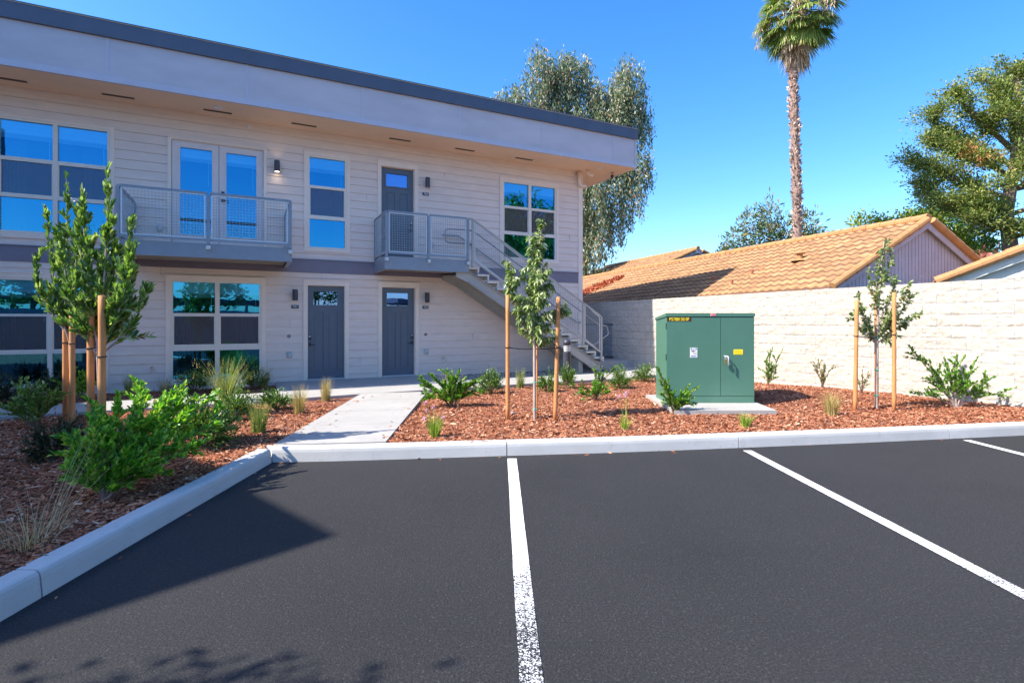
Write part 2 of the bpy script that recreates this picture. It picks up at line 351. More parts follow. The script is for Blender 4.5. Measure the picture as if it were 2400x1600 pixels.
# ------------------------------------------------------------------ ground
mb = MB(); mb.add([(-150, -120, 0), (150, -120, 0), (150, 220, 0), (-150, 220, 0)], [(0, 1, 2, 3)])
struct(mb.build('parking_lot', 'asphalt'))
KR = [(-2.58, 5.65), (-1.9, 5.70), (-1.165, 5.785), (-.076, 5.925), (1.0, 6.05), (1.95, 6.185), (2.72, 6.305), (4.2, 6.54), (5.67, 6.80), (6.74, 6.99), (9, 7.4), (14, 8.3)]
def kerb_y(x):
    for (x0, y0), (x1, y1) in zip(KR, KR[1:]):
        if x <= x1: return y0+(y1-y0)*(x-x0)/(x1-x0)
    return KR[-1][1]
PROF = [(0, -.02), (.010, .10), (.016, .128), (.026, .143), (.042, .150), (.150, .150), (.152, -.02)]
def kerb_piece(mb, pts):
    """pts: (point, inward normal) list"""
    n = len(PROF); vs = []
    for (x, y), (ax, ay) in pts:
        for d, z in PROF: vs.append((x+ax*d, y+ay*d, z))
    m = len(pts)
    fs = [(i*n+k, (i+1)*n+k, (i+1)*n+(k+1) % n, i*n+(k+1) % n) for i in range(m-1) for k in range(n)]
    fs += [tuple(range(n)), tuple(reversed([(m-1)*n+k for k in range(n)]))]
    mb.add(vs, fs)
mb = MB()
kl = lambda y0, y1: kerb_piece(mb, [((-2.56, y), (-1, 0)) for y in np.linspace(y0, y1, 12)])
kl(-9, -.8); kl(-.79, 2.88); kl(2.89, 5.638)
def kr(xa, xb, miter=False):
    xs = np.linspace(xa, xb, 26); P = []
    for i, x in enumerate(xs):
        d = Vector((.2, kerb_y(x+.1)-kerb_y(x-.1) if x > -2.4 else .02, 0)).normalized()
        P.append(((x, kerb_y(x)), (-d.y, d.x)))
    if miter: P[0] = ((-2.555, 5.65), (-1.0, 1.0))
    kerb_piece(mb, P)
kr(-2.56, -.062, True); kr(-.052, 2.70); kr(2.71, 5.62); kr(5.63, 9); kr(9.01, 14)
struct(mb.build('kerb', 'kerb'))
# parking lines
for k, (x, y0, ln) in enumerate([(0.0, 5.80, 5.4), (2.74, 6.16, 5.4), (5.76, 6.70, 5.4), (-5.2, -1, 0)]):
    if ln == 0: continue
    mb = MB(); ys = np.linspace(y0, y0-ln, 28); vs = []
    for i, y in enumerate(ys):
        xx = x+.0226*(y0-y)
        vs += [(xx-.05+R.normal(0, .0012), y, .004), (xx+.05+R.normal(0, .0012), y, .004)]
    mb.add(vs, [(2*i, 2*i+2, 2*i+3, 2*i+1) for i in range(27)])
    o = mb.build('parking_line', 'line'); o.data.transform(Matrix.Translation(o.location)); o.location = (0, 0, 0); struct(o)
# mulch sheet
def inbed(x, y):
    s, o = SO(x, y)
    if x < -2.70:
        if y > 5.65 and x > -2.60-.043*(y-5.8)-.02: return False
        if o < 2.74: return (0 < o < 1.6 and s < -7.9)
        return True
    if y < kerb_y(x)+.145: return False
    if x < -2.60-.043*(y-5.8): return o > 2.7
    if x < -1.42-.0468*(y-5.97): return False
    if o < 2.62:
        return (0 < o < 1.45 and s < -7.9) or s > 2.4
    return x < 7.445-.7395*(y-9.49)-.02
def sheet(x0, x1, y0f, y1f, nx_, ny_, name):
    vs = []
    for i in range(nx_+1):
        x = x0+(x1-x0)*i/nx_; a = y0f(x); b = y1f(x)
        for j in range(ny_+1):
            y = a+(b-a)*(j/ny_)**1.6; vs.append((x, y, ground_z(x, y)))
    n = ny_+1
    F = np.array([(i*n+j, (i+1)*n+j, (i+1)*n+j+1, i*n+j+1) for i in range(nx_) for j in range(ny_)])
    o = npmesh(name, np.array(vs), F, 'mulch', None, True); o.data.transform(Matrix.Translation(o.location)); o.location = (0, 0, 0); return struct(o)
sheet(-22, -2.66, lambda x: -9, lambda x: 14.5, 90, 110, 'mulch_bed')
sheet(-2.66, 13, lambda x: kerb_y(x)+.10, lambda x: 17, 90, 90, 'mulch_bed')
# chips
def chips():
    Ps = []
    for (x0, x1, y0, y1, dens) in [(-6.2, -2.7, 1.9, 5.0, 2300), (-9, -1.6, 5.0, 8.5, 1500), (-9.5, -2, 8.5, 12, 420), (-2.8, 7.5, 5.7, 8.0, 1900), (-2.0, 8.6, 8.0, 10.0, 1250), (-1.6, 7, 10.0, 13.2, 520), (5, 9.5, 6.5, 9.5, 500)]:
        n = int((x1-x0)*(y1-y0)*dens); a = np.stack([R.uniform(x0, x1, n), R.uniform(y0, y1, n)], 1)
        a = a[np.abs(a[:, 0]) < a[:, 1]*.99+.35]
        keep = np.array([inbed(x, y) for x, y in a]); Ps.append(a[keep])
    P = np.concatenate(Ps); ex_ = []
    for _ in range(7): y = R.uniform(2, 5.6); ex_.append((-2.555+abs(R.normal(0, .10))+.01, y, .004))
    for _ in range(24): x = R.uniform(-2.5, 7); ex_.append((x, kerb_y(x)-abs(R.normal(0, .07))-.01, .004))
    for _ in range(36): t = R.uniform(0, 1); ex_.append((-2.6-.05*t+abs(R.normal(0, .15)), 5.85+3.8*t, .155+.032*t))
    for _ in range(36): t = R.uniform(0, 1); ex_.append((-1.42-.18*t-abs(R.normal(0, .15)), 6.0+3.8*t, .155+.032*t))
    for _ in range(25): x = R.uniform(-1.3, 7); ex_.append((x, kerb_y(x)+R.uniform(.06, .15), .152))
    zz = [z for _, _, z in ex_]; m0 = len(P); P = np.concatenate([P, np.array([(a, b) for a, b, _ in ex_])]); n = len(P)
    z = np.array([ground_z(x, y) for x, y in P])+R.uniform(.002, .022, n); z[m0:] = np.array(zz)+.002
    th = R.uniform(0, 2*math.pi, n); el = R.normal(0, .28, n); el[m0:] *= .1
    D = np.stack([np.cos(th)*np.cos(el), np.sin(th)*np.cos(el), np.sin(el)], 1)
    l = R.gamma(4, .0072, n)+.009; w = l*R.uniform(.22, .5, n); w = np.minimum(w, .02)
    C = np.concatenate([P, z[:, None]], 1)
    up = np.array([[0, 0, 1.0]])+R.normal(0, .35, (n, 3)); Nn = unit(up-(up*D).sum(1, keepdims=True)*D); S = np.cross(D, Nn)
    l = l[:, None]; w = w[:, None]; j = R.uniform(.5, 1, (n, 1))
    V = np.stack([C-D*l/2-S*w/2*j, C+D*l/2-S*w/2, C+D*l/2+S*w/2*j, C-D*l/2+S*w/2], 1).reshape(-1, 3)
    o = npmesh('bark_mulch', V, np.arange(4*n).reshape(n, 4), 'chip'); tag(o, 'red brown shredded bark mulch covering the planting beds', 'mulch', kind='stuff')
chips()
# walks
def slab(mb, P, tops, z0=.02, inset=.004):
    cx = sum(p[0] for p in P)/len(P); cy = sum(p[1] for p in P)/len(P)
    Q = [(x+(cx-x)*inset/max(.3, math.hypot(cx-x, cy-y)), y+(cy-y)*inset/max(.3, math.hypot(cx-x, cy-y))) for x, y in P]
    mb.prism(Q, z0, 0, tops)
def w2(s, o): a = W(s, o, 0); return (a[0], a[1])
mb = MB()
A0, B0, B1, A1 = (-2.63, 5.815), (-1.42, 5.955), (-1.60, 10.02), (-2.778, 9.77)
ks = [0, .26, .52, .78, 1]
for a, b in zip(ks, ks[1:]):
    l = lambda p, q, t: (p[0]+(q[0]-p[0])*t, p[1]+(q[1]-p[1])*t)
    slab(mb, [l(A0, A1, a), l(B0, B1, a), l(B0, B1, b), l(A0, A1, b)], [.152+.03*a, .152+.03*a, .152+.03*b, .152+.03*b])
struct(mb.build('path', 'concrete'))
mb = MB()
sj = [-17, -15.2, -13.4, -11.6, -9.8, -7.9]
for a, b in zip(sj, sj[1:]): slab(mb, [w2(a, 2.74), w2(b, 2.74), w2(b, 1.62), w2(a, 1.62)], [.178]*4)
slab(mb, [w2(-7.9, 2.74), w2(-6.5, 2.62), w2(-6.5, 0), w2(-7.9, 0)], [.184, .184, .205, .205])
slab(mb, [w2(-6.5, 2.62), w2(-5.3, 2.62), w2(-5.3, 0), w2(-6.5, 0)], [.184, .184, .205, .205])
slab(mb, [w2(-5.3, 2.62), w2(-4.3, 2.62), w2(-4.3, 0), w2(-5.3, 0)], [.184, .184, .205, .205])
sj = [-4.3, -2.7, -1.1, .2]
for a, b in zip(sj, sj[1:]): slab(mb, [w2(a, 2.6), w2(b, 2.6), w2(b, 1.45), w2(a, 1.45)], [.184, .19, .195, .19])
slab(mb, [w2(.2, 2.6), w2(1.8, 2.6), w2(1.8, .62), w2(.2, .62)], [.192, .28, .28, .205])
struct(mb.build('walkway', 'concrete'))
mb = MB(); mb.fbox(.2, 3.2, -6, .60, .03, .42); mb.fbox(.19, 3.2, .60, .66, .03, .30)
struct(mb.build('step', 'concrete'))
mb = MB(); mb.prism([w2(-4.3, 1.45), w2(.2, 1.45), w2(.2, 0), w2(-4.3, 0)], .0, .15); struct(mb.build('gravel_base', 'gravelbed'))
n = 2600; s_ = R.uniform(-4.28, .15, n); o_ = R.uniform(.02, 1.43, n); mb = MB()
vs = []; fs = []
cube = np.array([(-1, -1, -1), (1, -1, -1), (1, 1, -1), (-1, 1, -1), (-1, -1, 1), (1, -1, 1), (1, 1, 1), (-1, 1, 1)], float)
cf = np.array([(3, 2, 1, 0), (4, 5, 6, 7), (0, 1, 5, 4), (1, 2, 6, 5), (2, 3, 7, 6), (3, 0, 4, 7)])
VV = []; FF = []
for i in range(n):
    q = cube*R.uniform(.008, .024, 3)*R.uniform(.7, 1.1, (8, 1)); a = R.uniform(0, 6.28); ca, sa = math.cos(a), math.sin(a)
    q = np.stack([q[:, 0]*ca-q[:, 1]*sa, q[:, 0]*sa+q[:, 1]*ca, q[:, 2]], 1)+np.array(W(s_[i], o_[i], .16)); VV.append(q); FF.append(cf+8*i)
tag(npmesh('gravel', np.concatenate(VV), np.concatenate(FF), 'gravel'), 'grey pink pebbles in the strip beneath the stairs', 'gravel', kind='stuff')

# ------------------------------------------------------------------ apartment building
BL = -17.0   # left end of the facade
BD = 9.0     # depth
bld = empty('apartment_building', W(-8, 0, 0), 'two storey apartment block clad in taupe lap siding under a deep grey parapet', 'building')
wins = [  # s0,s1,z0,z1 of casing ; columns ; rows (z pairs, middle row has the screen)
    ('A', -12.48, -10.714, 3.01, 5.226, [(-12.38, -11.636), (-11.567, -10.823)], [(4.469, 5.128), (3.797, 4.398), (3.142, 3.742)]),
    ('A2', -12.50, -10.80, .25, 2.375, [(-12.42, -11.715), (-11.645, -10.92)], [(1.644, 2.255), (.973, 1.598), (.37, .914)]),
    ('B', -9.883, -8.079, .235, 2.418, [(-9.764, -9.026), (-8.942, -8.2)], [(1.676, 2.303), (1.02, 1.61), (.36, .915)]),
    ('N', -7.312, -6.329, 3.065, 5.272, [(-7.197, -6.442)], [(4.533, 5.158), (3.856, 4.472), (3.167, 3.789)]),
    ('R', -2.543, -.754, 3.09, 5.278, [(-2.42, -1.695), (-1.613, -.872)], [(4.55, 5.158), (3.87, 4.486), (3.203, 3.80)]),
    ('L1', -16.4, -14.6, .25, 2.4, [(-16.3, -15.55), (-15.45, -14.7)], [(1.65, 2.28), (1.0, 1.6), (.37, .92)]),
    ('L2', -16.4, -14.6, 3.05, 5.27, [(-16.3, -15.55), (-15.45, -14.7)], [(4.5, 5.15), (3.85, 4.45), (3.16, 3.78)]),
]
doors = [  # casing s0,s1,z1 ; leaf s0,s1,z0,z1 ; handle side
    (-7.328, -6.35, 2.42, -7.243, -6.44, .215, 2.318, -1, 'lower'),
    (-5.691, -4.704, 2.426, -5.604, -4.80, .215, 2.325, 1, 'lower'),
    (-5.703, -4.729, 5.29, -5.62, -4.82, 2.93, 5.168, 1, 'upper'),
]
FD = (-9.852, -8.054, 2.93, 5.187)
openings = [(w[1]+.04, w[2]-.04, w[3]+.04, w[4]-.04) for w in wins]+[(d[0]+.04, d[1]-.04, d[5]-.3, d[2]-.04) for d in doors]+[(FD[0]+.04, FD[1]-.04, FD[2]-.1, FD[3]-.04)]
def siding(mb, fr, s0, s1, zlo, zhi, ops, z_ref=.311, ex=.1805):
    k0 = math.floor((zlo-z_ref)/ex)
    for k in range(k0, 200):
        zb = z_ref+k*ex; zt = zb+ex
        if zb >= zhi: break
        prof = lambda z: .021-.014*(z-zb)/ex
        cuts = sorted({max(zb, zlo), min(zt, zhi)} | {z for o in ops for z in (o[2], o[3]) if max(zb, zlo) < z < min(zt, zhi)})
        for a, b in zip(cuts, cuts[1:]):
            mid = (a+b)/2; iv = [(s0, s1)]
            for o in ops:
                if o[2] < mid < o[3]:
                    nv = []
                    for p, q in iv:
                        if o[1] <= p or o[0] >= q: nv.append((p, q)); continue
                        if o[0] > p: nv.append((p, o[0]))
                        if o[1] < q: nv.append((o[1], q))
                    iv = nv
            for p, q in iv:
                bb = b-.0026 if b == min(zt, zhi) and b-a > .02 else b
                mb.add([fr(p, prof(a), a), fr(q, prof(a), a), fr(q, prof(b), bb), fr(p, prof(b), bb), fr(p, -.03, a), fr(q, -.03, a), fr(q, -.03, bb), fr(p, -.03, bb)], [(0, 1, 2, 3), (4, 5, 1, 0), (3, 2, 6, 7)])
                mb.add([fr(p, -.02, a), fr(q, -.02, a), fr(q, -.02, b), fr(p, -.02, b)], [(0, 1, 2, 3)])
mb = MB()
siding(mb, W, BL, -.001, .12, 2.588, openings); siding(mb, W, BL, -.001, 2.88, 5.70, openings)
# right end, back and left walls
e0 = W(0, 0, 0)
fr_r = lambda s, o, z: W(o*1.0, -s, z)
siding(mb, fr_r, 0, BD, .12, 5.70, [])
mb.add([W(0, -BD, 0), W(BL, -BD, 0), W(BL, -BD, 5.72), W(0, -BD, 5.72)], [(0, 1, 2, 3)])
mb.add([W(BL, -BD, 0), W(BL, 0, 0), W(BL, 0, 5.72), W(BL, -BD, 5.72)], [(0, 1, 2, 3)])
mb.build('wall', 'siding', bld)
mb = MB()
for s, z0, z1 in [(-6.95, 2.43, 2.588), (-4.06, 5.10, 5.21), (-2.9, 2.10, 2.29), (-9.97, 2.43, 2.58), (-3.3, 1.02, 1.2), (-7.6, 1.37, 1.55), (-.4, 3.74, 3.92), (-5.95, 4.28, 4.46), (-6.1, .49, .67), (-10.4, 1.93, 2.11)]:
    mb = MB(); mb.fbox(s-.0015, s+.0015, .006, .0195, z0, z1); mb.build('board_joint', 'band', bld)
mb = MB(); mb.fbox(-.11, .03, .0, .034, .14, 5.70); mb.fbox(.0, .034, -.12, -.001, .14, 5.70); mb.build('corner_board', 'casing', bld)
mb = MB(); mb.fbox(BL, -.111, .0, .026, 2.585, 2.885); mb.fbox(BL, -.111, .026, .045, 2.868, 2.888); mb.build('belly_band', 'band', bld)
mb = MB(); mb.fbox(BL, -.111, .003, .028, 5.62, 5.722); mb.build('frieze_board', 'siding', bld)
# roof
OV = .99; RR = 1.13
roof = MB(); roof.fbox(BL, RR-.02, -BD-.6, OV-.02, 5.745, 6.60); rf = roof.build('roof', 'fascia', bld)
mb = MB(); mb.fbox(BL, RR-.03, -BD-.6, OV-.03, 5.722, 5.7445); mb.build('soffit', 'soffit', bld)
mb = MB()
js = [BL, -15.03, -12.83, -10.631, -8.435, -6.227, -4.023, -1.832, .358, RR]
for a, b in zip(js, js[1:]): mb.fbox(a+.006, b-.006, OV-.02, OV, 5.835, 6.515)
y = -BD-.6
while y < OV-.1:
    mb.fbox(RR-.02, RR, y, min(y+2.19, OV-.03), 5.835, 6.515); y += 2.2
mb.build('fascia_panel', 'fascia', rf)
mb = MB()
for a in js[1:-1]: mb.fbox(a-.016, a+.016, OV-.0005, OV+.006, 5.83, 6.515)
mb.fbox(BL, RR+.012, OV-.03, OV+.022, 5.722, 5.79); mb.fbox(BL, RR+.012, OV-.02, OV+.012, 5.791, 5.832)
mb.fbox(RR-.03, RR+.014, OV-.035, OV+.0235, 5.833, 6.50); mb.fbox(RR-.03, RR+.02, -BD-.6, OV-.036, 5.722, 5.80)
mb.build('fascia_trim', 'ftrim', rf)
mb = MB(); mb.fbox(BL, RR+.045, -BD-.65, OV+.05, 6.502, 6.775); mb.fbox(BL, RR+.06, -BD-.66, OV+.065, 6.783, 6.80); mb.build('parapet_cap', 'cap', rf)
mb = MB(); mb.fbox(BL, RR+.055, OV-.5, OV+.058, 6.7755, 6.7825); mb.build('drip_edge', 'drip', rf)
mb = MB()
for s in [-15.3, -13.75, -12.15, -10.59, -8.96, -7.34, -5.26, -3.65, -2.0]: 
    mb.fbox(s-.25, s+.25, .32, .40, 5.716, 5.7225)
    o = mb.build('soffit_vent', 'slot', bld); mb = MB()
# windows
def window(cfg):
    nm, s0, s1, z0, z1, cols, rows = cfg
    mb = MB(); cs, ce = cols[0][0]-.045, cols[-1][1]+.045; rt, rb = rows[0][1]+.04, rows[-1][0]-.04
    mb.fbox(s0, cs, 0, .035, z0, z1); mb.fbox(ce, s1, 0, .035, z0, z1); mb.fbox(cs, ce, 0, .035, rt, z1); mb.fbox(cs, ce, 0, .035, z0, rb)
    mb.fbox(s0-.01, s1+.01, .0, .05, z1, z1+.02)
    w = mb.build('window', 'casing', bld)
    mb = MB()
    mb.fbox(cs, cols[0][0], -.05, .022, rb, rt); mb.fbox(cols[-1][1], ce, -.05, .022, rb, rt)
    mb.fbox(cs, ce, -.05, .0215, rows[0][1], rt); mb.fbox(cs, ce, -.05, .0215, rb, rows[-1][0])
    for (a0, a1), (b0, b1) in zip(cols, cols[1:]): mb.fbox(a1, b0, -.05, .025, rb, rt)
    for c0, c1 in cols:
        for r0, r1 in zip(rows, rows[1:]): mb.fbox(c0, c1, -.05, .018, r1[1], r0[0])
    mb.build('frame', 'muntin', w)
    mb = MB()
    for c0, c1 in cols:
        for r0, r1 in rows: a = [W(c0, -.022, r0), W(c1, -.022, r0), W(c1, -.022, r1), W(c0, -.022, r1)]; mb.add(a, [(0, 1, 2, 3)])
    mb.build('pane', 'glass', w)
    mb = MB(); r0, r1 = rows[1]
    for c0, c1 in cols:
        mb.add([W(c0+.02, -.008, r0+.02), W(c1-.02, -.008, r0+.02), W(c1-.02, -.008, r1-.01), W(c0+.02, -.008, r1-.01)], [(0, 1, 2, 3)])
    mb.build('screen', 'screen', w)
    mb = MB()
    for c0, c1 in cols:
        for a in (c0, c1-.02): mb.fbox(a, a+.02, -.012, .004, r0, r1)
        mb.fbox(c0+.02, c1-.02, -.012, .004, r0, r0+.02)
    mb.build('screen_frame', 'casing', w)
    mb = MB()
    for c0, c1 in cols:
        mb.fbox(c0-.02, c1+.02, -.10, -.045, rows[0][1]-.23, rows[0][1]+.02)
        for i in range(7): mb.fbox(c0-.01, c1+.01, -.095, -.05, rows[0][1]-.235-.012*i, rows[0][1]-.238-.012*i+.008)
        mb.bar(W(c1-.07, -.07, rows[0][1]-.2), W(c1-.07, -.07, rows[0][1]-.75), .009)
    mb.build('blind', 'blind', w)
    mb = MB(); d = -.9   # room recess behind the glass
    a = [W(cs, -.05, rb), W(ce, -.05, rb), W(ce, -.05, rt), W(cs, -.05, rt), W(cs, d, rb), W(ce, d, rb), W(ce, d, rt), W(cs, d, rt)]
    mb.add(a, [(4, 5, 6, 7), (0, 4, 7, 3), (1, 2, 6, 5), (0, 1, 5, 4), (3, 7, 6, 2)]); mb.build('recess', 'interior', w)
    mb = MB(); cw = (ce-cs)
    for q0, q1 in ((cs+.02, cs+cw*.2), (ce-cw*.3, ce-.02)):
        m = 24; vs = []
        for i in range(m+1):
            t = q0+(q1-q0)*i/m; o = -.3+.03*math.sin(i*1.5)
            vs += [W(t, o, rb+.02), W(t, o, rt-.1)]
        mb.add(vs, [(2*i, 2*i+2, 2*i+3, 2*i+1) for i in range(m)])
    mb.build('curtain', 'curtain', w, True)
    return w
for cfg in wins: window(cfg)
# doors
def door(cfg):
    c0, c1, ct, d0, d1, z0, z1, side, lv = cfg
    mb = MB(); mb.fbox(c0, d0, 0, .035, z0-.012, ct); mb.fbox(d1, c1, 0, .035, z0-.012, ct); mb.fbox(d0, d1, 0, .035, z1, ct)
    mb.fbox(c0-.008, c1+.008, 0, .05, ct, ct+.018)
    for a, b in ((d0-.004, d0+.012), (d1-.012, d1+.004)): mb.fbox(a, b, -.13, -.001, z0, z1)
    mb.fbox(d0+.012, d1-.012, -.13, -.001, z1-.012, z1+.004)
    fr = mb.build('door_casing', 'casing', bld)
    mb = MB(); e0, e1 = d0+.012, d1-.012; zt = z1-.012; zb = z0+.02; B = -.075
    gs0, gs1, gz0, gz1 = e0+.125, e1-.135, z1-.44, z1-.135
    pz0, pz1 = z0+.19, z1-.59; pm = (e0+e1)/2
    ph = [(gs0, pm-.05), (pm+.05, gs1)]
    mb.fbox(e0, gs0, -.12, B, zb, zt); mb.fbox(gs1, e1, -.12, B, zb, zt); mb.fbox(gs0, gs1, -.12, B, gz1, zt); mb.fbox(gs0, gs1, -.12, B, pz1, gz0); mb.fbox(gs0, gs1, -.12, B, zb, pz0)
    mb.fbox(ph[0][1], ph[1][0], -.12, B, pz0, pz1)
    for a, b in ph: 
        mb.fbox(a, b, -.12, B-.014, pz0, pz1); mb.fbox(a+.03, b-.03, B-.014, B-.006, pz0+.03, pz1-.03)
    for a, b, c, d in ((gs0-.03, gs1+.03, gz1, gz1+.03), (gs0-.03, gs1+.03, gz0-.03, gz0), (gs0-.03, gs0, gz0, gz1), (gs1, gs1+.03, gz0, gz1)): mb.fbox(a, b, B+.0005, B+.014, c, d)
    dr = mb.build('door', 'door', bld)
    mb = MB(); mb.fbox(gs0, gs1, -.105, -.095, gz0, gz1); mb.build('door_glass', 'glass_door', dr)
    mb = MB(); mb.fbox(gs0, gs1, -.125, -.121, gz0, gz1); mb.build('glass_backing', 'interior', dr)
    mb = MB(); hs = e0+.045 if side < 0 else e1-.045; hz = z0+.78
    mb.fbox(hs-.028, hs+.028, B, B+.012, hz-.035, hz+.035); mb.tube([W(hs, B+.012, hz), W(hs, B+.055, hz), W(hs-side*.11, B+.055, hz-.003)], .009, 8); mb.build('handle', 'black', dr)
    mb = MB(); mb.fbox(hs-.03, hs+.03, B, B+.02, hz+.10, hz+.21); mb.build('lock', 'black', dr)
    mb = MB(); mb.fbox(hs-.018, hs+.018, B+.0205, B+.023, hz+.165, hz+.195); mb.build('keypad', 'galv', dr)
    mb = MB(); mb.tube([W(pm, B-.004, z0+1.41), W(pm, B+.006, z0+1.41)], .010, 12); mb.build('peephole', 'black', dr)
    mb = MB(); mb.fbox(d0+.012, d1-.012, -.12, .03, z0-.012, z0+.016); mb.build('threshold', 'galv', dr)
for d in doors: door(d)
# french doors on the balcony
s0, s1, z0, z1 = FD
mb = MB(); mb.fbox(s0, -9.79, 0, .035, z0, z1); mb.fbox(-8.12, s1, 0, .035, z0, z1); mb.fbox(-9.79, -8.12, 0, .035, 5.16, z1); mb.fbox(s0-.01, s1+.01, 0, .05, z1, z1+.02)
mb.build('door_casing', 'casing', bld)
for (a, b, ga, gb, hs) in ((-9.786, -8.962, -9.64, -9.08, None), (-8.950, -8.124, -8.822, -8.256, -8.885)):
    mb = MB(); gz0, gz1 = 3.27, 5.02
    mb.fbox(a, ga, -.06, -.01, 2.95, 5.152); mb.fbox(gb, b, -.06, -.01, 2.95, 5.152); mb.fbox(ga, gb, -.06, -.01, gz1, 5.152); mb.fbox(ga, gb, -.06, -.01, 2.95, gz0)
    for p in ((ga-.025, ga, gz0-.025, gz1+.025), (gb, gb+.025, gz0-.025, gz1+.025), (ga, gb, gz1, gz1+.025), (ga, gb, gz0-.025, gz0)): mb.fbox(p[0], p[1], -.0095, .0, p[2], p[3])
    dr = mb.build('door', 'frenchdoor', bld); tag(dr, 'pale balcony door leaf with a tall glass')
    mb = MB(); mb.add([W(ga, -.03, gz0), W(gb, -.03, gz0), W(gb, -.03, gz1), W(ga, -.03, gz1)], [(0, 1, 2, 3)]); mb.build('pane', 'glass', dr)
    mb = MB(); mb.fbox(ga-.04, gb+.04, -.13, -.08, 4.84, 5.03)
    for i in range(6): mb.fbox(ga, gb, -.13, -.08, 4.832-.012*i, 4.837-.012*i)
    mb.bar(W(gb-.07, -.09, 4.85), W(gb-.07, -.09, 4.3), .008); mb.build('blind', 'blind', dr)
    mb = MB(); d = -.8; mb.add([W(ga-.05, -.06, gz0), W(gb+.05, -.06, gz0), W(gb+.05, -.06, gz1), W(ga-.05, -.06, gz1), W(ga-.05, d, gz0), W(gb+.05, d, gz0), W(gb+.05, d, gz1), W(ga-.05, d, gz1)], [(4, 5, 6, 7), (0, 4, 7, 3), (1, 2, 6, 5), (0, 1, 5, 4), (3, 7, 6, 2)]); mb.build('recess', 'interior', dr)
    if hs:
        mb = MB(); mb.fbox(hs-.03, hs+.03, -.01, .012, 4.13, 4.2); mb.build('lock', 'black', dr)
        mb = MB(); mb.fbox(hs-.03, hs+.03, -.01, .012, 3.98, 4.04); mb.tube([W(hs, .01, 4.01), W(hs, .05, 4.01), W(hs+.11, .05, 4.005)], .009, 8); mb.build('handle', 'black', dr)
        for zz in (4.85, 4.3, 3.75, 3.2): mb = MB(); mb.fbox(b-.006, b+.012, -.012, .004, zz-.05, zz+.05); mb.build('hinge', 'galv', dr)
mb = MB(); mb.fbox(-8.962, -8.950, -.06, -.02, 2.95, 5.152); mb.build('astragal', 'band', bld)

def mesh_grid(mb, a, b, zb0, zt0, zb1, zt1, step=.051, w=.0052, slope=False):
    """wire mesh between two posts, corners a(bottom/top) b(bottom/top)"""
    a = Vector(a); b = Vector(b); ln = math.hypot(b.x-a.x, b.y-a.y); n = max(2, int(ln/step))
    for i in range(1, n):
        t = i/n; p = a.lerp(b, t)
        mb.bar((p.x, p.y, zb0+(zb1-zb0)*t), (p.x, p.y, zt0+(zt1-zt0)*t), w)
    m = int((zt0-zb0)/step)
    for j in range(1, m):
        u = j/m; mb.bar((a.x, a.y, zb0+(zt0-zb0)*u), (b.x, b.y, zb1+(zt1-zb1)*u), w)
def guard_bay(par, p, q, zb, zt, mat='steel', dz=0.0):
    """p,q = (s,o); rail, bottom rail, flat frame, mesh"""
    P = Vector(W(p[0], p[1], 0)); Q = Vector(W(q[0], q[1], 0))
    mb = MB(); mb.bar((P.x, P.y, zt-.02), (Q.x, Q.y, zt-.02+dz), .045, .04); mb.build('top_rail', mat, par)
    mb = MB(); mb.bar((P.x, P.y, zb+.02), (Q.x, Q.y, zb+.02+dz), .04, .04); mb.build('bottom_rail', mat, par)
    mb = MB(); mesh_grid(mb, P, Q, zb+.04, zt-.04, zb+.04+dz, zt-.04+dz); mb.build('wire_mesh', 'wire', par)
    mb = MB(); d = (Q-P).normalized()*.03
    mb.bar(P+d+Vector((0, 0, zb+.05)), Q-d+Vector((0, 0, zb+.05+dz)), .014, .02); mb.bar(P+d+Vector((0, 0, zt-.05)), Q-d+Vector((0, 0, zt-.05+dz)), .014, .02)
    mb.bar(P+d+Vector((0, 0, zb+.05)), P+d+Vector((0, 0, zt-.05)), .014, .02); mb.bar(Q-d+Vector((0, 0, zb+.05+dz)), Q-d+Vector((0, 0, zt-.05+dz)), .014, .02); mb.build('mesh_frame', 'galv', par)
def post(par, s, o, z0, z1, mat='steel', w=.05, bracket=True):
    mb = MB(); mb.bar(W(s, o, z0), W(s, o, z1), w, w, up=(nx, ny, 0)); po = mb.build('post', mat, par)
    if bracket:
        mb = MB(); mb.fbox(s-.035, s+.035, o-.02, o+.04, z0-.09, z0-.02); mb.tube([W(s, o+.04, z0-.055), W(s, o+.06, z0-.055)], .018, 8); mb.build('bracket', 'galv', par)
# balcony
bo = 1.45; b0, b1 = -10.43, -7.655
bal = empty('balcony', W(-9.05, .7, 2.66), parent=bld)
def channel(mb, s0, s1, o0, z0, z1, right=True):
    pass
def platform(par, s0, s1, o, zb, zt, mat='steel'):
    mb = MB()
    mb.fbox(s0, s1, o-.012, o, zb, zt); mb.fbox(s0, s1, o-.075, o-.012, zb, zb+.014); mb.fbox(s0, s1, o-.075, o-.012, zt-.014, zt)
    for s, sg in ((s0, 1), (s1, -1)):
        a, b = sorted((s, s+sg*.012)); mb.fbox(a, b, .02, o-.0125, zb, zt); c, d = sorted((s+sg*.0125, s+sg*.075)); mb.fbox(c, d, .02, o-.076, zb, zb+.012)
    mb.build('edge_beam', mat, par)
    mb = MB()
    mb.fbox(s0+.013, s1-.013, .03, o-.014, zt-.06, zt-.0145)
    y = .22
    while y < o-.1: mb.fbox(s0+.08, s1-.08, y, y+.05, zb+.05, zt-.062); y += .28
    mb.build('deck', 'slot' if False else 'steel2', par)
platform(bal, b0, b1, bo, 2.66, 2.915)
for s in (b0+.03, -9.057, b1-.03): post(bal, s, bo+.028, 2.90, 3.80)
guard_bay(bal, (b0+.055, bo+.028), (-9.082, bo+.028), 2.96, 3.845); guard_bay(bal, (-9.032, bo+.028), (b1-.055, bo+.028), 2.96, 3.845)
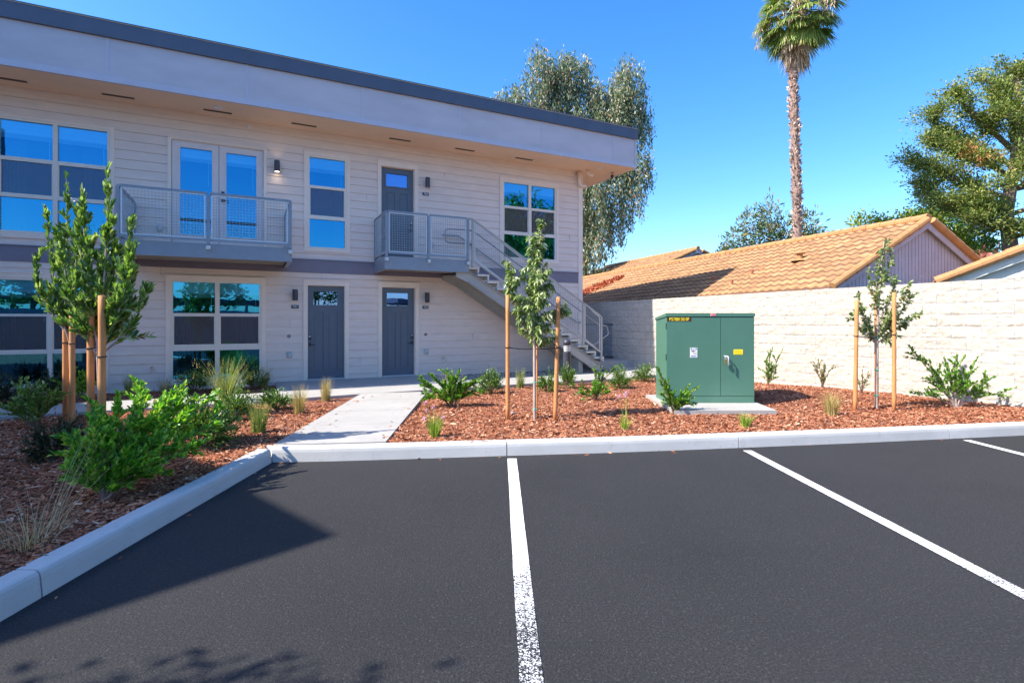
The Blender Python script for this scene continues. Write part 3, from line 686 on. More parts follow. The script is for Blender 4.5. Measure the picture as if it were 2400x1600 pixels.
for s in (b0+.03, b1-.03):
    post(bal, s, .06, 2.90, 3.82, bracket=False); guard_bay(bal, (s, .085), (s, bo), 2.96, 3.845)
# ------------------------------------------------------------------ staircase
st = empty('staircase', W(-2.5, .6, .42), 'grey steel outdoor staircase with landing, wire mesh guards and concrete treads', 'staircase')
lo = 1.14; l0, l1 = -5.79, -3.86
platform(st, l0, l1, lo, 2.635, 2.915)
for s in (l0+.03, -4.824, l1-.03): post(st, s, lo+.028, 2.90, 3.85)
guard_bay(st, (l0+.055, lo+.028), (-4.849, lo+.028), 2.965, 3.89); guard_bay(st, (-4.799, lo+.028), (l1-.055, lo+.028), 2.965, 3.89)
post(st, l0+.03, .05, 2.90, 3.87, bracket=False); guard_bay(st, (l0+.03, .075), (l0+.03, lo), 2.965, 3.89)
RISE, RUN = .156, .2535
nose = lambda s: 2.767-(s+3.583)*RISE/RUN
SL = -RISE/RUN
for k in range(15):
    sn = -3.583+RUN*k; zt = 2.767-RISE*k
    mb = MB(); mb.fbox(sn-.30, sn, .06, 1.13, zt-.045, zt); mb.fbox(sn-.045, sn-.012, .06, 1.13, zt-.125, zt-.0455)
    mb.build('tread', 'tread', st)
for o in (.08, 1.02):
    mb = MB(); a, b = l1+.005, -.10
    for oo, hh in ((0, 1), ):
        P = [W(a, o+.0, nose(a)-.25), W(a, o+.05, nose(a)-.25)]
    def sect(s, zt, zb): return [W(s, o+.05, zb), W(s, o, zb), W(s, o, zt), W(s, o+.05, zt)]
    za = min(nose(a)-.24, 2.64); vs = sect(a-.28, 2.634, 2.634-.10)+sect(a+.0, nose(a)-.26, nose(a)-.52)+sect(-.45, nose(-.45)-.26, max(.19, nose(-.45)-.52))+sect(-.12, max(.43, nose(-.12)-.26), .19)
    fs = [(i*4+k, i*4+(k+1) % 4, i*4+4+(k+1) % 4, i*4+4+k) for i in range(3) for k in range(4)]+[(3, 2, 1, 0), (12, 13, 14, 15)]
    mb.add(vs, fs); 
    mb.bar(W(a, o+.075, nose(a)-.265), W(-.15, o+.075, nose(-.15)-.265), .05, .012); mb.bar(W(a, o+.075, nose(a)-.512), W(-.5, o+.075, nose(-.5)-.512), .05, .012)
    mb.build('stringer', 'steel2', st)
mb = MB(); mb.fbox(-.75, -.62, .1, 1.0, .15, .55); mb.build('footing_plate', 'steel2', st)
go = 1.168
pts = [(-3.79, None), (-3.70, None)]
def rail(sa, sb, par=st):
    P = (sa, go); Q = (sb, go); guard_bay(par, P, Q, nose(sa)+.02, nose(sa)+1.0, 'steel2', nose(sb)-nose(sa))
    # guard_bay adds dz to the q end
ps = [-3.77, -2.25, -.715, -.155]
for i, s in enumerate(ps): post(st, s, go, nose(s)-.12 if i < 3 else .50, nose(s)+.98, 'steel2', .045, False)
for a, b in zip(ps, ps[1:]): rail(a+.02, b-.02)
mb = MB(); mb.bar(W(l1-.02, go, 3.87), W(-3.77, go, nose(-3.77)+.985), .045, .04); mb.build('rail_link', 'steel2', st)
# wall side guard and handrails
for o, extra in ((.97, True), (.10, False)):
    mb = MB(); h = .80
    top = [W(-4.05, o, nose(-3.7)+h-.0)]; zt = nose(-3.7)+h
    pth = [W(-3.72, o, zt-.32), W(-4.30, o, zt-.32), W(-4.36, o, zt-.28), W(-4.37, o, zt-.06), W(-4.33, o, zt-.01), W(-3.95, o, zt), W(-3.72, o, zt)] if extra else [W(-4.1, .02, zt), W(-4.1, o, zt), W(-3.72, o, zt)]
    pth += [W(s, o, nose(s)+h) for s in (-3.5, -2, -.5, -.22)]
    pth += [W(-.10, o, nose(-.14)+h-.02), W(.16, o, nose(-.14)+h-.06), W(.21, o, 1.2), W(.20, o, 1.16), W(-.2, o, .915), W(-.24, o, .905), W(-.55, o, .905), W(-.61, o, .87), W(-.61, o, .80), W(-.55, o, .765), W(-.16, o, .765)] if extra else [W(-.05, o, nose(-.2)+h), W(-.05, .02, nose(-.2)+h)]
    mb.tube(pth, .019, 10); mb.build('handrail', 'pipe', st, True)
    for s in (-3.2, -2.25, -1.4, -.72): mb = MB(); mb.bar(W(s, o, nose(s)+h-.015), W(s, go if extra else .0, nose(s)+h-.05), .014); mb.build('rail_bracket', 'pipe', st)

# ------------------------------------------------------------------ things fixed to the facade
def sconce(s, z, lit, label):
    r = empty('wall_lamp', W(s, 0, z-.12), label, 'wall lamp', 'wall lamps beside the doors')
    mb = MB(); mb.fbox(s-.03, s+.03, .02, .035, z-.05, z+.05); mb.fbox(s-.02, s+.02, .035, .07, z-.03, z+.03); mb.build('bracket', 'lampmetal', r)
    x, y, _ = W(s, .12, 0); mb = MB()
    mb.lathe(x, y, [(.028, z-.10), (.055, z-.10), (.055, z-.118), (.056, z-.12), (.056, z+.118), (.054, z+.12), (.03, z+.12)], 20); mb.build('shade', 'lampmetal', r, False)
    mb = MB(); mb.cyl(x, y, z-.112, z-.103, .045); mb.build('lamp_lens', 'glow' if lit else 'lens', r)
    if lit:
        for zz, rx in ((z-.14, 0), (z+.14, math.pi)):
            ld = bpy.data.lights.new('lamp_light', 'SPOT'); ld.energy = .35; ld.color = (1, .78, .48); ld.spot_size = 1.9; ld.spot_blend = .8; ld.shadow_soft_size = .03
            lo_ = bpy.data.objects.new('lamp_light', ld); COL.objects.link(lo_); lo_.location = Vector((x, y, zz))-r.location; lo_.rotation_euler = (rx, 0, 0); lo_.parent = r
sconce(-7.50, 2.085, False, 'dark cylinder wall lamp above the 701 number plate, left of the ground floor doors')
sconce(-4.53, 2.085, False, 'dark cylinder wall lamp above the 702 number plate, right of the ground floor doors')
sconce(-4.52, 4.872, False, 'dark cylinder wall lamp beside the upper grey door at the stair landing')
sconce(-7.86, 4.83, True, 'lit dark cylinder wall lamp right of the balcony glass doors')
def text(s, z, body, size, mat, par, off=.0, sx=1.0, align='CENTER', mtx=None, name='number', ext=.0015):
    cu = bpy.data.curves.new(name, 'FONT'); cu.body = body; cu.size = size; cu.align_x = align; cu.align_y = 'CENTER'; cu.extrude = ext; cu.offset = .0004*size/.05
    o = bpy.data.objects.new(name, cu); COL.objects.link(o); cu.materials.append(M[mat])
    if mtx is None:
        x, y, zz = W(s, off, z); mtx = Matrix(((tx*sx, 0, nx, x), (ty*sx, 0, ny, y), (0, 1, 0, zz), (0, 0, 0, 1)))
    bpy.context.view_layer.update(); me = bpy.data.meshes.new_from_object(o.evaluated_get(bpy.context.evaluated_depsgraph_get())); bpy.data.objects.remove(o)
    o = bpy.data.objects.new(name, me); COL.objects.link(o); me.transform(mtx)
    if not me.materials: me.materials.append(M[mat])
    me.transform(Matrix.Translation(-wloc(par))); o.parent = par
    return o
for s, z, t in ((-7.495, 1.83, '701'), (-4.545, 1.853, '702'), (-4.54, 4.612, '706')):
    r = empty('number_plate', W(s, .02, z-.035), f'small dark plate reading {t} under a wall lamp', 'number plate', 'unit number plates')
    mb = MB(); mb.fbox(s-.075, s+.075, .018, .028, z-.037, z+.037); mb.build('plate', 'navy', r)
    text(s, z, t, .066, 'white', r, .0285, 1.1)
for s, z, t in ((-7.62, 1.19, 'round black doorbell left of the 701 door'), (-4.54, 1.195, 'round black doorbell right of the 702 door')):
    r = empty('doorbell', W(s, .02, z), t, 'doorbell', 'doorbells')
    mb = MB(); mb.tube([W(s, .015, z), W(s, .034, z)], .033, 20); mb.build('housing', 'black', r)
    mb = MB(); mb.tube([W(s, .034, z), W(s, .039, z)], .012, 12); mb.build('button', 'white', r)
for s, z, t in ((-7.61, .775, 'grey bubble outlet cover low on the wall left of the 701 door'), (-4.52, .775, 'grey bubble outlet cover low on the wall right of the 702 door'), (-9.98, 3.35, 'grey bubble outlet cover behind the balcony mesh'), (-4.40, 3.38, 'grey bubble outlet cover behind the landing mesh')):
    r = empty('outlet_cover', W(s, .02, z-.07), t, 'outlet cover', 'weatherproof outlet covers')
    mb = MB(); mb.fbox(s-.055, s+.055, .015, .028, z-.07, z+.07); mb.build('plate', 'outlet', r)
    mb = MB(); a = []
    for k, (q, d) in enumerate(((1, .028), (.92, .055), (.7, .075))): a.append((q, d))
    vs = [W(s+.045*q*math.cos(t_)*1.0, d, z+.065*q*math.sin(t_)) for q, d in a for t_ in np.linspace(0, 2*math.pi, 16, endpoint=False)]
    mb.add(vs, [(i*16+k, i*16+(k+1) % 16, (i+1)*16+(k+1) % 16, (i+1)*16+k) for i in range(2) for k in range(16)]+[tuple(32+k for k in range(16))]); mb.build('cover', 'outlet', r, True)
for s, z, t in ((-10.11, .56, 'brass hose bib on the siding left of the lower double window'), (-4.10, .585, 'brass hose bib on the siding under the stairs')):
    r = empty('hose_bib', W(s, .02, z), t, 'hose bib', 'hose bibs')
    mb = MB(); mb.tube([W(s, .01, z), W(s, .07, z), W(s, .09, z-.02), W(s, .09, z-.06)], .013, 8); mb.build('spout', 'galv', r)
    mb = MB(); mb.tube([W(s, .055, z+.01), W(s, .055, z+.045)], .005, 6); mb.tube([W(s, .055, z+.045), W(s, .055, z+.053)], .028, 10); mb.build('valve', 'brass', r)
for s, o, t in ((-8.95, .60, 'round white recessed light in the eave above the balcony'), (.22, .57, 'round white recessed light at the corner of the eave')):
    x, y, _ = W(s, o, 0); mb = MB(); mb.lathe(x, y, [(.02, 5.712), (.062, 5.711), (.09, 5.7145), (.092, 5.7215)], 24)
    tag(mb.build('recessed_light', 'white'), t, 'recessed light', 'recessed eave lights')
r = empty('security_camera', W(.81, .36, 5.62), 'small dark security camera under the roof corner', 'security camera')
x, y, _ = W(.81, .36, 0)
mb = MB(); mb.lathe(x, y, [(.05, 5.721), (.05, 5.70), (.02, 5.69), (.02, 5.655)], 16); mb.build('mount', 'steel2', r)
mb = MB(); mb.lathe(x, y, [(.001, 5.565), (.03, 5.572), (.047, 5.60), (.047, 5.625), (.03, 5.65), (.001, 5.658)], 16); mb.build('dome', 'black', r, True)
r = empty('sprinkler_head', W(-8.387, .02, 5.60), 'small white sprinkler head high on the wall over the balcony doors', 'sprinkler head')
mb = MB(); mb.tube([W(-8.387, .01, 5.605), W(-8.387, .03, 5.605)], .04, 14); mb.build('rose', 'white', r)
mb = MB(); mb.tube([W(-8.387, .03, 5.605), W(-8.387, .08, 5.605)], .014, 8); mb.tube([W(-8.387, .08, 5.605), W(-8.387, .085, 5.605)], .028, 10); mb.build('nozzle', 'white', r)
r = empty('drain_pipe', W(-.12, .05, 5.3), 'two short taupe drain elbows coming down from the eave corner', 'drain pipes')
mb = MB(); mb.tube([W(-.13, .09, 5.72), W(-.13, .09, 5.40), W(-.11, .09, 5.34), W(-.05, .09, 5.31), W(.12, .09, 5.31)], .042, 12); mb.build('long_elbow', 'casing', r, True)
mb = MB(); mb.tube([W(.02, .28, 5.72), W(.02, .28, 5.62), W(.05, .28, 5.59), W(.20, .28, 5.58)], .034, 12); mb.build('short_elbow', 'casing', r, True)

# ------------------------------------------------------------------ bollard, gate
x, y = 1.19, 11.45
r = empty('bollard_light', (x, y, .17), 'dark purple grey cylindrical bollard light in front of the stairs', 'bollard light')
mb = MB(); mb.cyl(x, y, .13, .86, .088, n=28); mb.build('post', 'lampmetal', r, False)
mb = MB(); mb.cyl(x, y, .861, 1.0, .066, n=28); mb.build('lens', 'lens', r)
mb = MB()
for z in (.89, .925, .96): mb.cyl(x, y, z, z+.010, .080, n=28)
mb.build('louvre', 'galv', r)
mb = MB(); mb.lathe(x, y, [(.088, 1.0), (.09, 1.06), (.08, 1.09), (.05, 1.115), (.01, 1.125)], 28); mb.build('cap', 'lampmetal', r, True)
ga, gb = Vector((1.95, 15.55, .42)), Vector((3.03, 15.55, .42))
r = empty('gate', ga, 'dark wire mesh gate between the building corner and the block wall', 'gate')
mb = MB(); mb.bar(ga, ga+Vector((0, 0, 1.02)), .05); mb.bar(gb, gb+Vector((0, 0, 1.02)), .05); mb.bar(ga+Vector((0, 0, 1.0)), gb+Vector((0, 0, 1.0)), .05, .04); mb.bar(ga+Vector((0, 0, .05)), gb+Vector((0, 0, .05)), .05, .04); mb.build('gate_frame', 'lampmetal', r)
mb = MB(); mesh_grid(mb, ga, gb, .47, 1.40, .47, 1.40, w=.01); mb.build('wire_mesh', 'steel', r)

# ------------------------------------------------------------------ block wall
def wall_pt(u, off, z):   # u metres along from the right end, off towards the camera side
    dx, dy = -.5946, .8040
    return (12.6+dx*u-dy*off*1.0, 2.52+dy*u+dx*off*1.0, z)
LEN = 21.5
def wtop(u): return 2.245-.0135*max(0, u-5)
r = empty('block_wall', wall_pt(10, 0, 0), 'long cream split face block wall along the right side of the planting bed', 'wall')
nv = 124; U = np.concatenate([np.linspace(0, 6.4, 60), np.arange(6.412, LEN, .0145)]); nu = len(U)-1
VS = np.zeros(((nu+1)*(nv+1), 3)); UVs = np.zeros(((nu+1)*(nv+1), 2)); q = 0
for u in U:
    t = wtop(u)
    for j in range(nv+1):
        v = -.06+(t+.06)*j/nv
        row = math.floor(v/.203); fv = v/.203-row; uu = u/.406+(.5 if row % 2 else 0); fu = uu-math.floor(uu)
        d = min(fv*.203, (1-fv)*.203, fu*.406, (1-fu)*.406)
        m_ = min(1, max(0, (d-.003)/.011))
        bid = math.floor(uu)*7.13+row*3.7
        h = .5*noise.noise(Vector((u*7, v*9, bid)))+.35*noise.noise(Vector((u*19, v*26, 3.1)))+.28*noise.noise(Vector((u*45, v*55, 9)))
        VS[q] = wall_pt(u, .004+m_*(.011+.027*h+.004*math.sin(bid*5.3)), v); UVs[q] = (u, v); q += 1
n1 = nv+1
F = np.array([(i*n1+j, i*n1+j+1, (i+1)*n1+j+1, (i+1)*n1+j) for i in range(nu) for j in range(nv)])
o = npmesh('split_face', VS, F, 'block', r)
uvl = o.data.uv_layers.new(name='UVMap'); li = np.zeros(len(o.data.loops), dtype=np.int32); o.data.loops.foreach_get('vertex_index', li); uvl.data.foreach_set('uv', UVs[li].astype(np.float32).ravel())
mb = MB(); mb.hexa([wall_pt(0, .003, -.05), wall_pt(LEN, .003, -.05), wall_pt(LEN, -.2, -.05), wall_pt(0, -.2, -.05), wall_pt(0, .003, wtop(0)), wall_pt(LEN, .003, wtop(LEN)), wall_pt(LEN, -.2, wtop(LEN)), wall_pt(0, -.2, wtop(0))])
mb.build('core', 'concrete', r)

# ------------------------------------------------------------------ transformer cabinet
x0, x1, yf, yb = 2.49, 3.90, 8.53, 9.16
mb = MB(); mb.prism([(2.40, 7.80), (3.905, 7.80), (4.02, 9.5), (2.40, 9.5)], .05, .195); struct(mb.build('concrete_pad', 'concrete'))
r = empty('transformer_cabinet', (3.2, 8.85, .195), 'green steel utility transformer cabinet standing on a concrete pad', 'utility cabinet')
mb = MB(); mb.box(x0+.004, x1-.004, yf+.004, yb, .196, 1.58); mb.build('cabinet_body', 'green_box', r)
mb = MB(); mb.box(x0, 3.353, yf-.012, yf+.003, .31, 1.575); dl = mb.build('door', 'green_box', r)
mb = MB(); mb.box(3.361, x1, yf-.012, yf+.003, .31, 1.575); dr = mb.build('door', 'green_box', r)
mb = MB(); mb.box(x0, x1, yf-.010, yf+.003, .197, .302); mb.build('sill', 'green_box', r)
mb = MB(); mb.hexa([(x0-.012, yf-.02, 1.586), (x1+.012, yf-.02, 1.586), (x1+.012, yb+.02, 1.53), (x0-.012, yb+.02, 1.53), (x0-.012, yf-.02, 1.64), (x1+.012, yf-.02, 1.64), (x1+.012, yb+.02, 1.565), (x0-.012, yb+.02, 1.565)]); lid = mb.build('lid', 'green_box', r)
mb = MB(); mb.box(x0+.003, x1-.003, yf-.004, yf+.003, 1.5755, 1.586); mb.box(x0+.003, x1-.003, yf-.003, yf+.002, .302, .31); mb.box(3.353, 3.361, yf-.003, yf+.002, .31, 1.575); mb.build('seam', 'green_dark', r)
for z in (1.43, .93): mb = MB(); mb.box(x0-.010, x0+.0, yf-.008, yf+.012, z-.05, z+.05); mb.build('hinge', 'green_dark', dl)
fx = lambda x, z, y: Matrix(((1, 0, 0, x), (0, 0, -1, y), (0, 1, 0, z), (0, 0, 0, 1)))
mb = MB(); mb.box(2.497, 2.885, yf-.0145, yf-.0122, 1.507, 1.572); nb_ = mb.build('number_strip', 'maroon', dl)
t = text(0, 0, 'P5788130 0F', .074, 'yellow', dl, mtx=fx(2.692, 1.539, yf-.016) @ Matrix.Diagonal((.83, 1, 1, 1)), name='number')
mb = MB(); mb.box(3.19, 3.278, yf-.0225, yf-.0202, 1.592, 1.628); mb.build('logo_plate', 'pinkred', lid)
text(0, 0, 'ABB', .038, 'red', lid, mtx=fx(3.234, 1.610, yf-.024), name='logo')
mb = MB(); mb.box(2.866, 2.983, yf-.0145, yf-.0122, .926, 1.084); sk = mb.build('notice_sticker', 'white', dl)
for (a, b, c, d, mt) in ((2.878, 2.893, 1.055, 1.075, 'navy'), (2.958, 2.973, 1.055, 1.075, 'navy'), (2.898, 2.953, 1.056, 1.075, 'paleblue'), (2.888, 2.902, 1.022, 1.042, 'teal'), (2.906, 2.925, 1.012, 1.042, 'rust'), (2.932, 2.95, 1.026, 1.040, 'teal'), (2.922, 2.97, .988, .998, 'teal'), (2.882, 2.968, .958, .961, 'blueink'), (2.882, 2.968, .948, .951, 'blueink'), (2.882, 2.955, .938, .941, 'blueink')):
    mb = MB(); mb.box(a, b, yf-.0162, yf-.0147, c, d); mb.build('print', mt, dl)
mb = MB(); mb.box(3.567, 3.717, yf-.0145, yf-.0122, .973, 1.057); mb.build('warning_sticker', 'yellow', dr)
for z in (1.03, 1.01, .99): 
    mb = MB(); mb.box(3.58, 3.63, yf-.0162, yf-.0147, z-.003, z+.003); mb.box(3.636, 3.70, yf-.0162, yf-.0147, z-.003, z+.003); mb.build('print', 'ochre', dr)
mb = MB(); mb.tube([(3.45, yf-.012, .945), (3.45, yf-.075, .945), (3.455, yf-.085, .93), (3.457, yf-.085, .80)], .011, 8); mb.tube([(3.41, yf-.012, .952), (3.45, yf-.08, .952)], .008, 6); mb.build('handle', 'galv', dr, True)
mb = MB(); mb.box(3.402, 3.436, yf-.075, yf-.05, .84, .90); pk = mb.build('padlock', 'brass', dr)
mb = MB(); mb.tube([(3.409, yf-.062, .90), (3.409, yf-.062, .935), (3.419, yf-.062, .948), (3.429, yf-.062, .935), (3.429, yf-.062, .90)], .004, 6); mb.build('shackle', 'galv', dr)

# ------------------------------------------------------------------ plants
def grass(name, x, y, label, cat, group, mat, h, r0, spread, n, wd=.004, seed_mat=None, seeds=0, lean=(0, 0), stiff=.5, extra=None):
    z = ground_z(x, y)-.01; loc = (x, y, z)
    root = empty(name, loc, label, cat, group)
    a = R.uniform(0, 2*math.pi, n); rr = r0*np.sqrt(R.uniform(0, 1, n))
    B = np.stack([rr*np.cos(a), rr*np.sin(a), np.zeros(n)], 1)
    ln = h*R.uniform(.55, 1.08, n); out = spread*R.uniform(.1, 1, n)*(rr/r0*.6+.4)
    az = a+R.normal(0, .5, n)
    dx, dy = np.cos(az)*out+lean[0], np.sin(az)*out+lean[1]
    V = []; m = 4
    side = np.stack([-np.sin(az+R.normal(0, .8, n)), np.cos(az), np.zeros(n)], 1)
    for k in range(m+1):
        t = k/m; w = wd*1.6*(1-.85*t)*.5
        p = B+np.stack([dx*t**(1+stiff*1.6), dy*t**(1+stiff*1.6), ln*(t-.12*t**3*(out/max(spread, 1e-6)))], 1)
        V += [p-side*w, p+side*w]
    V = np.stack(V, 1).reshape(-1, 3); b = np.arange(n)[:, None]*(2*m+2)
    F = np.concatenate([b+np.array([[2*k, 2*k+1, 2*k+3, 2*k+2]]) for k in range(m)], 0)
    npmesh('blades', V+np.array(loc), F, mat, root)
    if seeds:
        idx = R.choice(n, min(n, seeds), replace=False)
        T = np.stack([B[idx, 0]+dx[idx], B[idx, 1]+dy[idx], ln[idx]*.9], 1)
        parts = []
        for p in T:
            q = p[None, :]-np.array([[0, 0, 1.0]])*R.uniform(0, .12*h, (9, 1)); parts.append(leaf_arrays(q, R.normal(0, .6, (9, 3))+np.array([[0, 0, .8]]), .022, .008, shape='diamond'))
        Vv, Ff = join(parts); npmesh('seed_heads', Vv+np.array(loc), Ff, seed_mat, root)
    if extra: extra(root, loc)
    return root
def bush_round(x, y, label, mat, rx, rz, n, lf=.035, cat='shrub', group='rounded shrubs', ry=None, zc=.5, wisps=8):
    z = ground_z(x, y)-.01; root = empty('shrub', (x, y, z), label, cat, group); ry = ry or rx
    n = int(n*1.9); nb = 26; mb = MB(); parts = []; C = []
    for k in range(nb):
        th = R.uniform(0, 2*math.pi); ph = math.acos(R.uniform(-.1, 1))
        f = R.uniform(.72, 1.08)*(1.15 if k < wisps else 1)
        e = np.array([rx*math.sin(ph)*math.cos(th)*f, ry*math.sin(ph)*math.sin(th)*f, max(.05, rz*(.30+.72*math.cos(ph))*f)])
        c = curve((0, 0, 0), e, (0, 0, .04), 5); mb.tube(c+np.array((x, y, z)), [.006, .005, .004, .003, .002], 5, False); C.append(e)
        m = n//nb; parts.append(sprig_leaves(c[1:], m//2, lf, lf*.45, .2, 1.0, .35))
        q = e[None, :]*R.uniform(.55, 1.0, (m//2, 1))+R.normal(0, .2, (m//2, 3))*np.array([[rx, ry, rz*.6]]); q[:, 2] = np.maximum(q[:, 2], .02)
        D = unit(q-np.array([[0, 0, rz*.3]]))+R.normal(0, .5, q.shape)+np.array([[0, 0, .4]]); l = lf*R.uniform(.7, 1.3, len(q))
        parts.append(leaf_arrays(q, D, l, l*.45))
    V, F = join(parts); npmesh('foliage', V+np.array((x, y, z)), F, mat, root); mb.build('stem', 'bark_red', root); return root
def shrub_arms(x, y, label, mat, arms, lf, per_m, cat='shrub', group='arching shrubs', sub=5, subl=.22, wid=.5, stem='bark_red', lift=.3, zoff=0, r0=.010, name='shrub', f0=.2, hs=1.0):
    """arms: list of tips (dx,dy,z) [and bend]"""
    z = ground_z(x, y)-.01+zoff; root = empty(name, (x, y, z), label, cat, group); mb = MB(); parts = []; O = np.array((x, y, z))
    for a in arms:
        tip = (a[0], a[1], a[2]*hs); bend = a[3] if len(a) > 3 else (0, 0, .06); ln = math.dist((0, 0, 0), tip)
        c = curve((R.normal(0, .01), R.normal(0, .01), 0), tip, bend, 7); mb.tube(c+O, list(np.linspace(r0, .002, 7)), 6, False)
        parts.append(sprig_leaves(c, int(ln*per_m*.5), lf, lf*wid, f0, .95, lift))
        for k in range(sub):
            P, T, t = along(c, 1, f0+.05, .95); l = subl*R.uniform(.5, 1.2)
            d = unit(T+R.normal(0, .55, (1, 3))+np.array([[0, 0, .3]]))[0]
            c2 = curve(P[0], P[0]+d*l, (0, 0, .015), 4); mb.tube(c2+O, [.004, .003, .002, .0015], 4, False)
            parts.append(sprig_leaves(c2, max(4, int(l*per_m)), lf, lf*wid, .1, .95, lift))
    V, F = join(parts); npmesh('foliage', V+O, F, mat, root); mb.build('stem', stem, root); return root
G1 = 'low shrubs in the bark bed'
def tips(n, r, h, seed=1, hmin=.35, flat=1.0):
    out = []
    for k in range(n):
        a = 2*math.pi*k/n+R.uniform(-.3, .3); q = R.uniform(.35, 1)
        out.append((r*q*math.cos(a), r*q*math.sin(a)*flat, h*R.uniform(hmin, 1)*(1.15-.45*q)))
    return out
# right hand bed
shrub_arms(-.96, 8.54, 'broad leafy green shrub in front of dry grass at the path edge', 'sprig', [(-.46, 0, .34), (-.35, .05, .52), (-.10, 0, .62), (.05, .1, .45), (.38, 0, .40), (.25, -.05, .28), (-.15, -.15, .2), (.15, .1, .3), (-.4, -.1, .2), (.4, .1, .26), (0, -.1, .4)], .05, 170, group=G1, sub=8, subl=.2)
grass('dry_grass', -1.12, 9.3, 'pale dry grass plume behind the broad leafy shrub by the path', 'grass', 'dry grasses', 'dry', .55, .06, .28, 110, .004)
def pinkfl(hs):
    def f(root, loc):
        mb = MB()
        for (dx, dy, h) in hs:
            mb.tube(curve(loc, (loc[0]+dx, loc[1]+dy, loc[2]+h), (.01, 0, .0), 5), .0025, 5)
            c = np.array([[dx, dy, h]])+np.clip(R.normal(0, .010, (44, 3)), -.017, .017); V, F = leaf_arrays(c, R.normal(0, 1, (44, 3)), .020, .011, shape='diamond'); npmesh('flower_head', V+np.array(loc), F, 'pink', root)
        mb.build('flower_stem', 'lime', root)
    return f
grass('flowering_plant', -.92, 6.29, 'lime strap leaved plant with pale pink flowers nearest the kerb and path', 'flower', 'pink flowering clumps', 'lime', .30, .05, .16, 120, .008, extra=pinkfl([(-.11, 0, .42), (-.02, .02, .37), (-.09, 0, .33), (.10, 0, .25), (-.12, -.02, .24)]))
grass('flowering_plant', 1.43, 6.72, 'sparse lime plant with two tall pink flower heads in the middle of the bed', 'flower', 'pink flowering clumps', 'lime', .24, .04, .13, 60, .006, extra=pinkfl([(-.07, 0, .43), (.03, .02, .49), (.01, 0, .45)]))
bush_round(-.40, 10.14, 'compact rounded grey green shrub between the leafy shrub and the middle sapling', 'pitto', .25, .42, 1500)
grass('rush_clump', .17, 10.94, 'upright green rush clump behind the middle sapling', 'grass', 'upright rush clumps', 'rushgreen', .46, .07, .16, 170, .004)
bush_round(.70, 10.42, 'rounded green shrub just right of the middle sapling trunk', 'pitto', .21, .36, 1100)
bush_round(1.12, 10.9, 'rounded green shrub at the foot of the bollard light', 'pitto', .2, .43, 1200)
shrub_arms(1.48, 9.25, 'low spreading bright green shrub in the bed in front of the stairs', 'sprig', [(-.40, 0, .10), (-.25, .05, .22), (.0, 0, .28), (.16, 0, .24), (.1, .1, .2), (-.1, -.08, .16), (.18, -.05, .12), (-.05, .1, .25)], .042, 170, group=G1, sub=6, subl=.14)
shrub_arms(1.70, 10.5, 'tall loose sprig shrub leaning right beside the stair foot', 'sprig', [(-.08, 0, .42), (.10, .05, .50), (.38, 0, .48), (.25, .05, .36), (.05, 0, .25)], .04, 130, group=G1, sub=5, subl=.16)
bush_round(2.21, 10.94, 'rounded green shrub in front of the raised concrete step', 'pitto', .23, .40, 1200)
bush_round(3.06, 12.2, 'rounded green shrub against the block wall left of the green cabinet', 'pitto', .27, .38, 1200, ry=.22)
shrub_arms(2.40, 7.84, 'sprawling young shrub at the front left corner of the green cabinet', 'sprig', [(-.25, 0, .70), (-.22, 0, .52), (-.12, .02, .45), (.02, 0, .26), (.38, 0, .42), (.28, -.05, .26), (.14, 0, .3), (-.2, -.05, .3), (.05, -.1, .18), (.2, .05, .35), (-.05, -.05, .3), (.25, 0, .16)], .038, 210, group=G1, sub=7, subl=.13)
grass('grass_tuft', 3.04, 6.89, 'short bright green grass tuft in front of the concrete pad', 'grass', 'grass tufts', 'lime', .22, .05, .15, 130, .006)
shrub_arms(5.20, 10.75, 'thin leafy shrub against the wall just right of the green cabinet', 'sprig', [(-.05, 0, .55), (.05, 0, .75), (.33, 0, .82), (.12, 0, .42), (0, .05, .3), (.2, 0, .3)], .04, 120, group=G1, sub=5, subl=.2)
shrub_arms(6.0, 10.2, 'thin yellowish shrub by the wall behind the dry grass clump', 'olive', [(-.24, 0, .52), (-.1, 0, .56), (.05, 0, .45), (.16, 0, .38), (0, 0, .3), (-.15, .03, .35)], .036, 90, group=G1, sub=4, subl=.16)
shrub_arms(6.38, 9.65, 'sparse yellowish shrub by the wall behind the left sapling stake', 'olive', [(-.1, 0, .36), (.02, 0, .5), (.18, 0, .42), (.1, 0, .25)], .034, 80, group=G1, sub=4, subl=.14)
grass('dry_grass', 4.68, 7.75, 'tan fountain of dry grass left of the right sapling', 'grass', 'dry grasses', 'rushtan', .37, .08, .22, 260, .004, stiff=.8)
shrub_arms(7.11, 8.46, 'large open shrub with wide arching branches against the wall at right', 'sprig', [(-.82, -.1, .95), (-.55, -.05, .75), (-.2, 0, .80), (.0, 0, .82), (.28, 0, .72), (-.72, -.1, .22), (-.35, 0, .35), (.45, 0, .32), (.72, .0, .22), (.62, 0, .5), (.2, 0, .5), (-.15, 0, .55), (.1, -.1, .35), (-.45, -.05, .5)], .042, 150, group=G1, sub=8, subl=.22, stem='bark_pale', f0=.3)
r = empty('irrigation_emitter', (.01, 7.68, ground_z(.01, 7.68)), 'small dark irrigation sprinkler at the foot of the middle sapling', 'sprinkler')
mb = MB(); mb.cyl(.01, 7.68, .10, .175, .012, n=10); mb.build('riser', 'black', r); mb = MB(); mb.cyl(.01, 7.68, .1755, .195, .022, n=12); mb.build('nozzle', 'galv', r)
